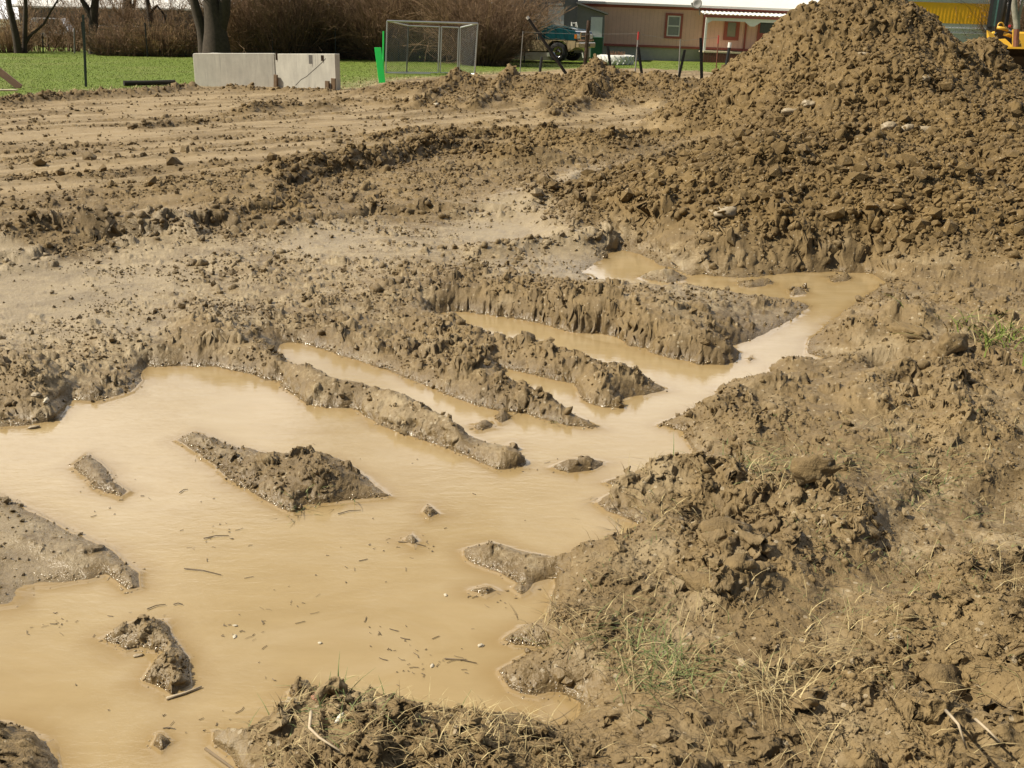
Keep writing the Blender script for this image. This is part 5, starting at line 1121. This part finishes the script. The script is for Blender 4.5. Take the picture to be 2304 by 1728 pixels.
# ------------------------------------------------------------------ tufts, straw, stones and sticks on the mud
def tuft(px, py, z, n, ln, w_, mat, label, seed, spread=.05, lean=.55, mat2=None):
    p = at(px, py, z); zz = gz(p[0], p[1]); o = empty('grass_tuft', (p[0], p[1], zz)); tag(o, label, 'grass tuft', 'grass tufts growing out of the mud'); g = np.random.default_rng(seed)
    for nm, mt_, k in (('leaves', mat, n), ('dead_leaves', mat2 or M_STRAW, n//2)):
        q = g.normal(0, spread, (k, 2)); wx, wy = p[0]+q[:, 0], p[1]+q[:, 1]; pos = np.stack([q[:, 0], q[:, 1], ground_z(wx, wy)-zz-.004], 1)
        link(nm, np_mesh(nm, *blades(pos, ln*g.uniform(.4, 1.15, k), w_, g, lean+.7, 4), mt_, True), o)
tuft(690, 1066, .08, 130, .06, .0022, M_GRASS2, 'green and brown tuft on the long mud island in the puddle', 1, .055, mat2=M_DKSTRAW)
tuft(1435, 1425, .14, 110, .085, .0020, M_GRASS2, 'largest green tuft on the near right mud bank', 2, .06)
tuft(1345, 1345, .14, 60, .07, .0018, M_GRASS2, 'flattened olive tuft on the lip of the bank just above the largest tuft', 3, .07, .9)
tuft(2185, 735, .14, 130, .12, .004, M_GRASS, 'bright green tuft at the right edge beyond the mud hump', 4, .16)
tuft(760, 1500, .12, 90, .05, .0018, M_GRASS2, 'olive grass clump on the crest of the bottom mud mound', 5, .10, .9)
tuft(1190, 882, .09, 50, .05, .0025, M_GRASS2, 'tiny yellowish tuft on the end of the middle ridge between ruts', 6, .035)
tuft(1660, 1490, .12, 40, .11, .0016, M_STRAW, 'bleached straw tuft bent over right of the largest green tuft', 7, .04, .9)
tuft(1380, 1085, .08, 80, .07, .002, M_DKSTRAW, 'brown rooty tuft on the mud spit pointing left into the channel', 8, .10, .9)
tuft(1225, 1290, .14, 80, .06, .0018, M_DKSTRAW, 'brown matted tuft on the bank corner above the puddle', 9, .06, .9)
tuft(1690, 985, .13, 90, .07, .002, M_GRASS2, 'sparse green tuft on the flat middle of the right bank', 10, .14, .9)
tuft(1960, 1010, .13, 80, .07, .002, M_GRASS2, 'thin green patch on the right bank near the dark hollow', 11, .14, .9)

def straw(name, n, region, L0, wd, mat, seed, label, lean=1.45):
    g = np.random.default_rng(seed); px = g.uniform(region[0], region[2], n*3); py = g.uniform(region[1], region[3], n*3); pts = np.array([at(a, b, .11) for a, b in zip(px, py)]); x, y = pts[:, 0], pts[:, 1]
    x3, y3 = x.astype(np.float32), y.astype(np.float32); k = (sample(sd, x, y) > .04) & (g.random(n*3) < np.clip(.35+1.5*fbm(x3*2.4, y3*2.4, 3, .6, seed), .04, 1)); x, y = x[k][:n], y[k][:n]
    pos = np.stack([x, y, ground_z(x, y)+.004], 1); o = link(name, np_mesh(name, *blades(pos, L0*g.uniform(.35, 1.25, len(x)), wd*g.uniform(.6, 1.3, len(x)), g, lean, 4), mat, True)); tag(o, label, 'straw', kind='stuff')
straw('dry_straw', 520, (1180, 900, 2260, 1720), .075, .0014, M_STRAW, 21, 'pale dry straw lying over the right bank')
straw('soaked_straw', 1700, (1180, 760, 2260, 1720), .035, .0013, M_DKSTRAW, 22, 'brown soaked stubble trodden into the right bank')
straw('green_stubble', 380, (1300, 900, 2260, 1500), .03, .0014, M_GRASS2, 23, 'sparse green blades coming through the right bank')
straw('mound_straw', 420, (480, 1470, 1250, 1720), .045, .0013, M_STRAW, 24, 'dry straw matted over the bottom mud mound')
straw('mound_stubble', 500, (480, 1470, 1250, 1720), .025, .0014, M_DKSTRAW, 25, 'brown roots and stubble in the bottom mud mound')

# stones
def stone_mat(name, a): return simple(name, a, .55, var=.22, scale=14, bumps=.2)
M_ST = stone_mat('pale_stone', (.46, .40, .29)); M_ST2 = stone_mat('muddy_stone', (.30, .235, .145)); M_ST3 = stone_mat('reddish_stone', (.30, .15, .085)); M_ST4 = stone_mat('white_stone', (.62, .58, .48))
_var, _sf = rocks(3, 12, .30, 99); _cvar, _ = rocks(3, 12, .34, 98)
def stone(px, py, z, r, mat, label, k, group='stones lying in the mud', sq=(1, .8, .6), wet=False, name='stone', sink=.35):
    p = at(px, py, z); zz = max(gz(p[0], p[1]), 0.0); rz = k*1.7; c, s = math.cos(rz), math.sin(rz); ck = name in ('earth_clod', 'mud_slab', 'dirt_lump'); v = (_cvar if ck else _var)[k % 12]*np.array(sq)*r; v = v*(1+(.16*fbm((v[:, 0]/r*2.2+k).astype(np.float32), (v[:, 1]/r*2.2+v[:, 2]/r*3).astype(np.float32), 3, .6, 60+k))[:, None]) if ck else v; mat = M_SOIL if ck else mat; v = np.stack([v[:, 0]*c-v[:, 1]*s, v[:, 0]*s+v[:, 1]*c, v[:, 2]], 1)
    o = link(name, np_mesh(name, v, _sf, mat, True)); o.location = (p[0], p[1], zz+r*sq[2]*(1-2*sink)*.8); tag(o, label, name.replace('_', ' '), group)
stone(77, 835, .12, .030, M_ST2, 'muddy oval stone higher of two in the dark left shore clump', 0)
stone(97, 848, .10, .032, M_ST, 'pale oval stone lower of two in the dark left shore clump', 1, sq=(1, .5, .45))
stone(70, 895, .06, .026, M_ST2, 'brown stone just below the two oval stones on the left shore', 2)
stone(944, 241, .2, .10, M_ST, 'large pale smooth stone alone on the far graded dirt', 3, sq=(1, .6, .55))
stone(1000, 158, .42, .22, M_ST2, 'tan pointed lump topping the berm in front of the kennel', 4, sq=(1, .8, .9), name='dirt_lump')
stone(1612, 1424, .13, .026, M_ST2, 'tan stone lying right of the largest green tuft', 5, sq=(1, .7, .55))
stone(640, 1500, .05, .045, M_ST2, 'mud coated round stone at the water edge of the bottom mound', 6, sq=(1, .9, .8))
stone(690, 1486, .12, .024, M_ST3, 'small reddish stone on top of the bottom mound', 7)
stone(735, 1530, .15, .018, M_ST4, 'small white chip in the grass of the bottom mound', 8)
stone(508, 1352, .0, .009, M_ST, 'upper of two pale pebbles standing in the middle of the puddle', 9, sq=(1, .7, .6))
stone(507, 1376, .0, .010, M_ST, 'lower of two pale pebbles standing in the middle of the puddle', 10, sq=(1, .7, .5))
stone(692, 1390, .0, .008, M_ST, 'tiny pale pebble alone in the open puddle right of the pair', 11)
stone(934, 1438, .0, .010, M_ST, 'pale flat pebble in the water above the bottom mound', 12, sq=(1, .8, .5))
stone(1038, 1396, .0, .011, M_ST, 'pale pebble in the water left of the reddish mud spur', 13)
stone(962, 1286, .0, .009, M_ST, 'pale pebble in the water left of the long thin mud bar', 14)
stone(300, 1416, .0, .016, M_ST2, 'flat wet stone in the water left of the two-humped mud islet', 15, sq=(1, .7, .45))
stone(1962, 700, .2, .16, M_ST, 'flat mud slab topping the hump beyond the right channel', 16, sq=(1, .6, .3), name='mud_slab')
stone(2050, 738, .2, .13, M_ST2, 'upright rounded lump right of the flat mud slab', 17, sq=(.8, .7, .9), name='mud_slab')
stone(1515, 1250, .15, .085, M_ST2, 'broken flat clod with a dark underside on the right bank', 18, sq=(1, .7, .5), name='earth_clod', group='large clods on the right bank')
stone(1590, 1245, .15, .075, M_ST2, 'tilted square clod right of the broken flat clod', 19, sq=(.8, .8, .7), name='earth_clod', group='large clods on the right bank')
stone(1570, 1160, .15, .09, M_ST2, 'rounded lumpy clod above the broken flat clod', 20, sq=(1, .8, .7), name='earth_clod', group='large clods on the right bank')
stone(2030, 1440, .15, .075, M_ST2, 'rounded muddy clod near the lower right corner', 21, sq=(1, .8, .6), name='earth_clod', group='large clods on the right bank')
stone(1760, 1045, .18, .085, M_ST2, 'big overturned clod casting shade beside the smooth wet flat', 22, sq=(1, .7, .7), name='earth_clod', group='large clods on the right bank')
for k, (px, py, r, lab) in enumerate([(1925, 273, .14, 'tan rock leftmost in the row at the tall pile foot'), (1962, 278, .12, 'angular rock in the middle of the row at the tall pile foot'), (2004, 281, .15, 'largest rock at the right end of the row at the tall pile foot'), (1710, 242, .17, 'upright tan rock on the left foot of the tall pile'), (1748, 224, .15, 'tan rock just above the upright rock on the tall pile foot'), (1868, 120, .13, 'round tan rock halfway up the tall pile'), (1995, 170, .10, 'small tan rock on the right flank of the tall pile'), (1560, 460, .14, 'rounded tan clod on the front of the low dirt heap')]):
    d = ray(px, py); t = np.linspace(4, 20, 1400); q = CAMP+t[:, None]*d[None]; hit = np.where(q[:, 2] < ground_z(q[:, 0], q[:, 1]))[0]; q = q[hit[0]] if len(hit) else q[-1]
    v = _var[k]*np.array([1, .8, .75])*r*.8; o = link('rock', np_mesh('rock', v, _sf, M_ST2, True)); o.location = q; tag(o, lab, 'rock', 'rocks lying on the dirt heaps')
# sticks, roots and floating twigs
def stick(pts, r, mat, label, name='stick', group='sticks and roots on the mud', flo=False):
    P = [Vector(at(x, y, z)) for x, y, z in pts]
    for p in P: p.z = (0.004 if flo else max(gz(p.x, p.y), 0)+p.z*0+.012)
    for p, (x, y, z) in zip(P, pts): p.z += 0 if flo else max(0, z-.12)
    o0 = P[0].copy(); o = empty(name, o0); tag(o, label, name, group); b = MB(); n = len(P); b.tube([p-o0 for p in P], [r*(1-.5*k/(n-1)) for k in range(n)], 6); b.build('stem', mat, o, True)
M_ROOT = simple('pale_root', (.40, .32, .21), .8, var=.25, scale=20); M_TW = simple('soaked_twig', (.14, .10, .055), .6, var=.4)
stick([(672, 1540, .14), (668, 1570, .15), (690, 1600, .15), (735, 1630, .15)], .004, M_ROOT, 'pale curved root lying over the bottom mud mound', 'root')
stick([(360, 1512, .0), (400, 1500, .0), (436, 1486, .0)], .0045, M_ROOT, 'pale stick floating along the lower edge of the two-humped islet', flo=True)
stick([(2035, 1580, .15), (2060, 1620, .20), (2078, 1670, .15)], .004, M_ROOT, 'pale straight stick poking up at the bottom right')
stick([(2100, 1590, .15), (2130, 1610, .17), (2155, 1640, .15)], .0035, M_ROOT, 'thin bent stick right of the straight pale stick at the bottom right')
stick([(1210, 1170, .14), (1220, 1192, .12)], .004, M_TW, 'short dark stick standing on the puddle corner of the bank')
stick([(440, 1580, .06), (500, 1592, .10), (545, 1600, .12), (590, 1612, .12)], .004, M_TW, 'dark root trailing from the left tip of the bottom mound', 'root')
for k, (x, y, dx, dy, lab) in enumerate([(318, 1318, 40, -10, 'dark curved twig floating above the two-humped islet'), (375, 1308, 20, 0, 'short straight twig floating right of the dark curved twig'), (388, 1066, 18, -7, 'small twig floating between the two upper islands'), (398, 1230, 80, 14, 'long thin twig floating in the middle of the puddle'), (552, 1060, 22, -8, 'short twig under the lower edge of the long island'), (730, 1112, 50, -8, 'thin twig off the right tip of the long island'), (440, 1165, 55, -6, 'twig with a bright wet clump in mid puddle'), (860, 1172, 60, 10, 'twig beside the wet mud specks right of mid puddle'), (960, 1425, 70, 10, 'crossed twig floating above the bottom mound'), (30, 1130, 1, 1, '')]):
    if not lab: continue
    stick([(x, y, 0), (x+dx*.5, y+dy*.5-3, 0), (x+dx, y+dy, 0)], .0019, M_TW, lab, 'twig', 'twigs floating on the puddle', True)
# specks of rotten stalk afloat
g = np.random.default_rng(31); seeds = [(470, 1160, 40), (895, 1180, 45), (850, 1370, 45), (880, 1440, 50), (520, 1370, 30), (250, 1075, 40), (960, 1430, 40), (800, 1210, 60), (580, 1310, 70), (1200, 1010, 40), (90, 1340, 40), (1100, 1290, 40), (400, 1560, 60)]
pts = np.concatenate([g.normal(0, 1, (13, 2))*np.array([s, s*.42])+np.array([x, y]) for x, y, s in seeds]+[g.uniform((100, 960), (1150, 1500), (50, 2))]); W = np.array([at(a, b, 0) for a, b in pts]); k = sample(sd, W[:, 0], W[:, 1]) < -.01; W = W[k]
n = len(W); a = g.uniform(0, 6.28, n); ln = .003+.026*g.random(n)**2.5; P = np.stack([W+np.stack([np.cos(a)*ln*t, np.sin(a)*ln*t, 0*a+.0025], 1) for t in (-.5, 0, .5)], 1); P[:, 1, :2] += g.normal(0, .003, (n, 2))
o = link('floating_debris', np_mesh('floating_debris', *tubes(P, np.full((n, 3), .0009)*g.uniform(.5, 1.5, (n, 1)), 4), M_TW, True)); tag(o, 'specks of rotten stalk floating on the muddy water', 'debris', kind='stuff')
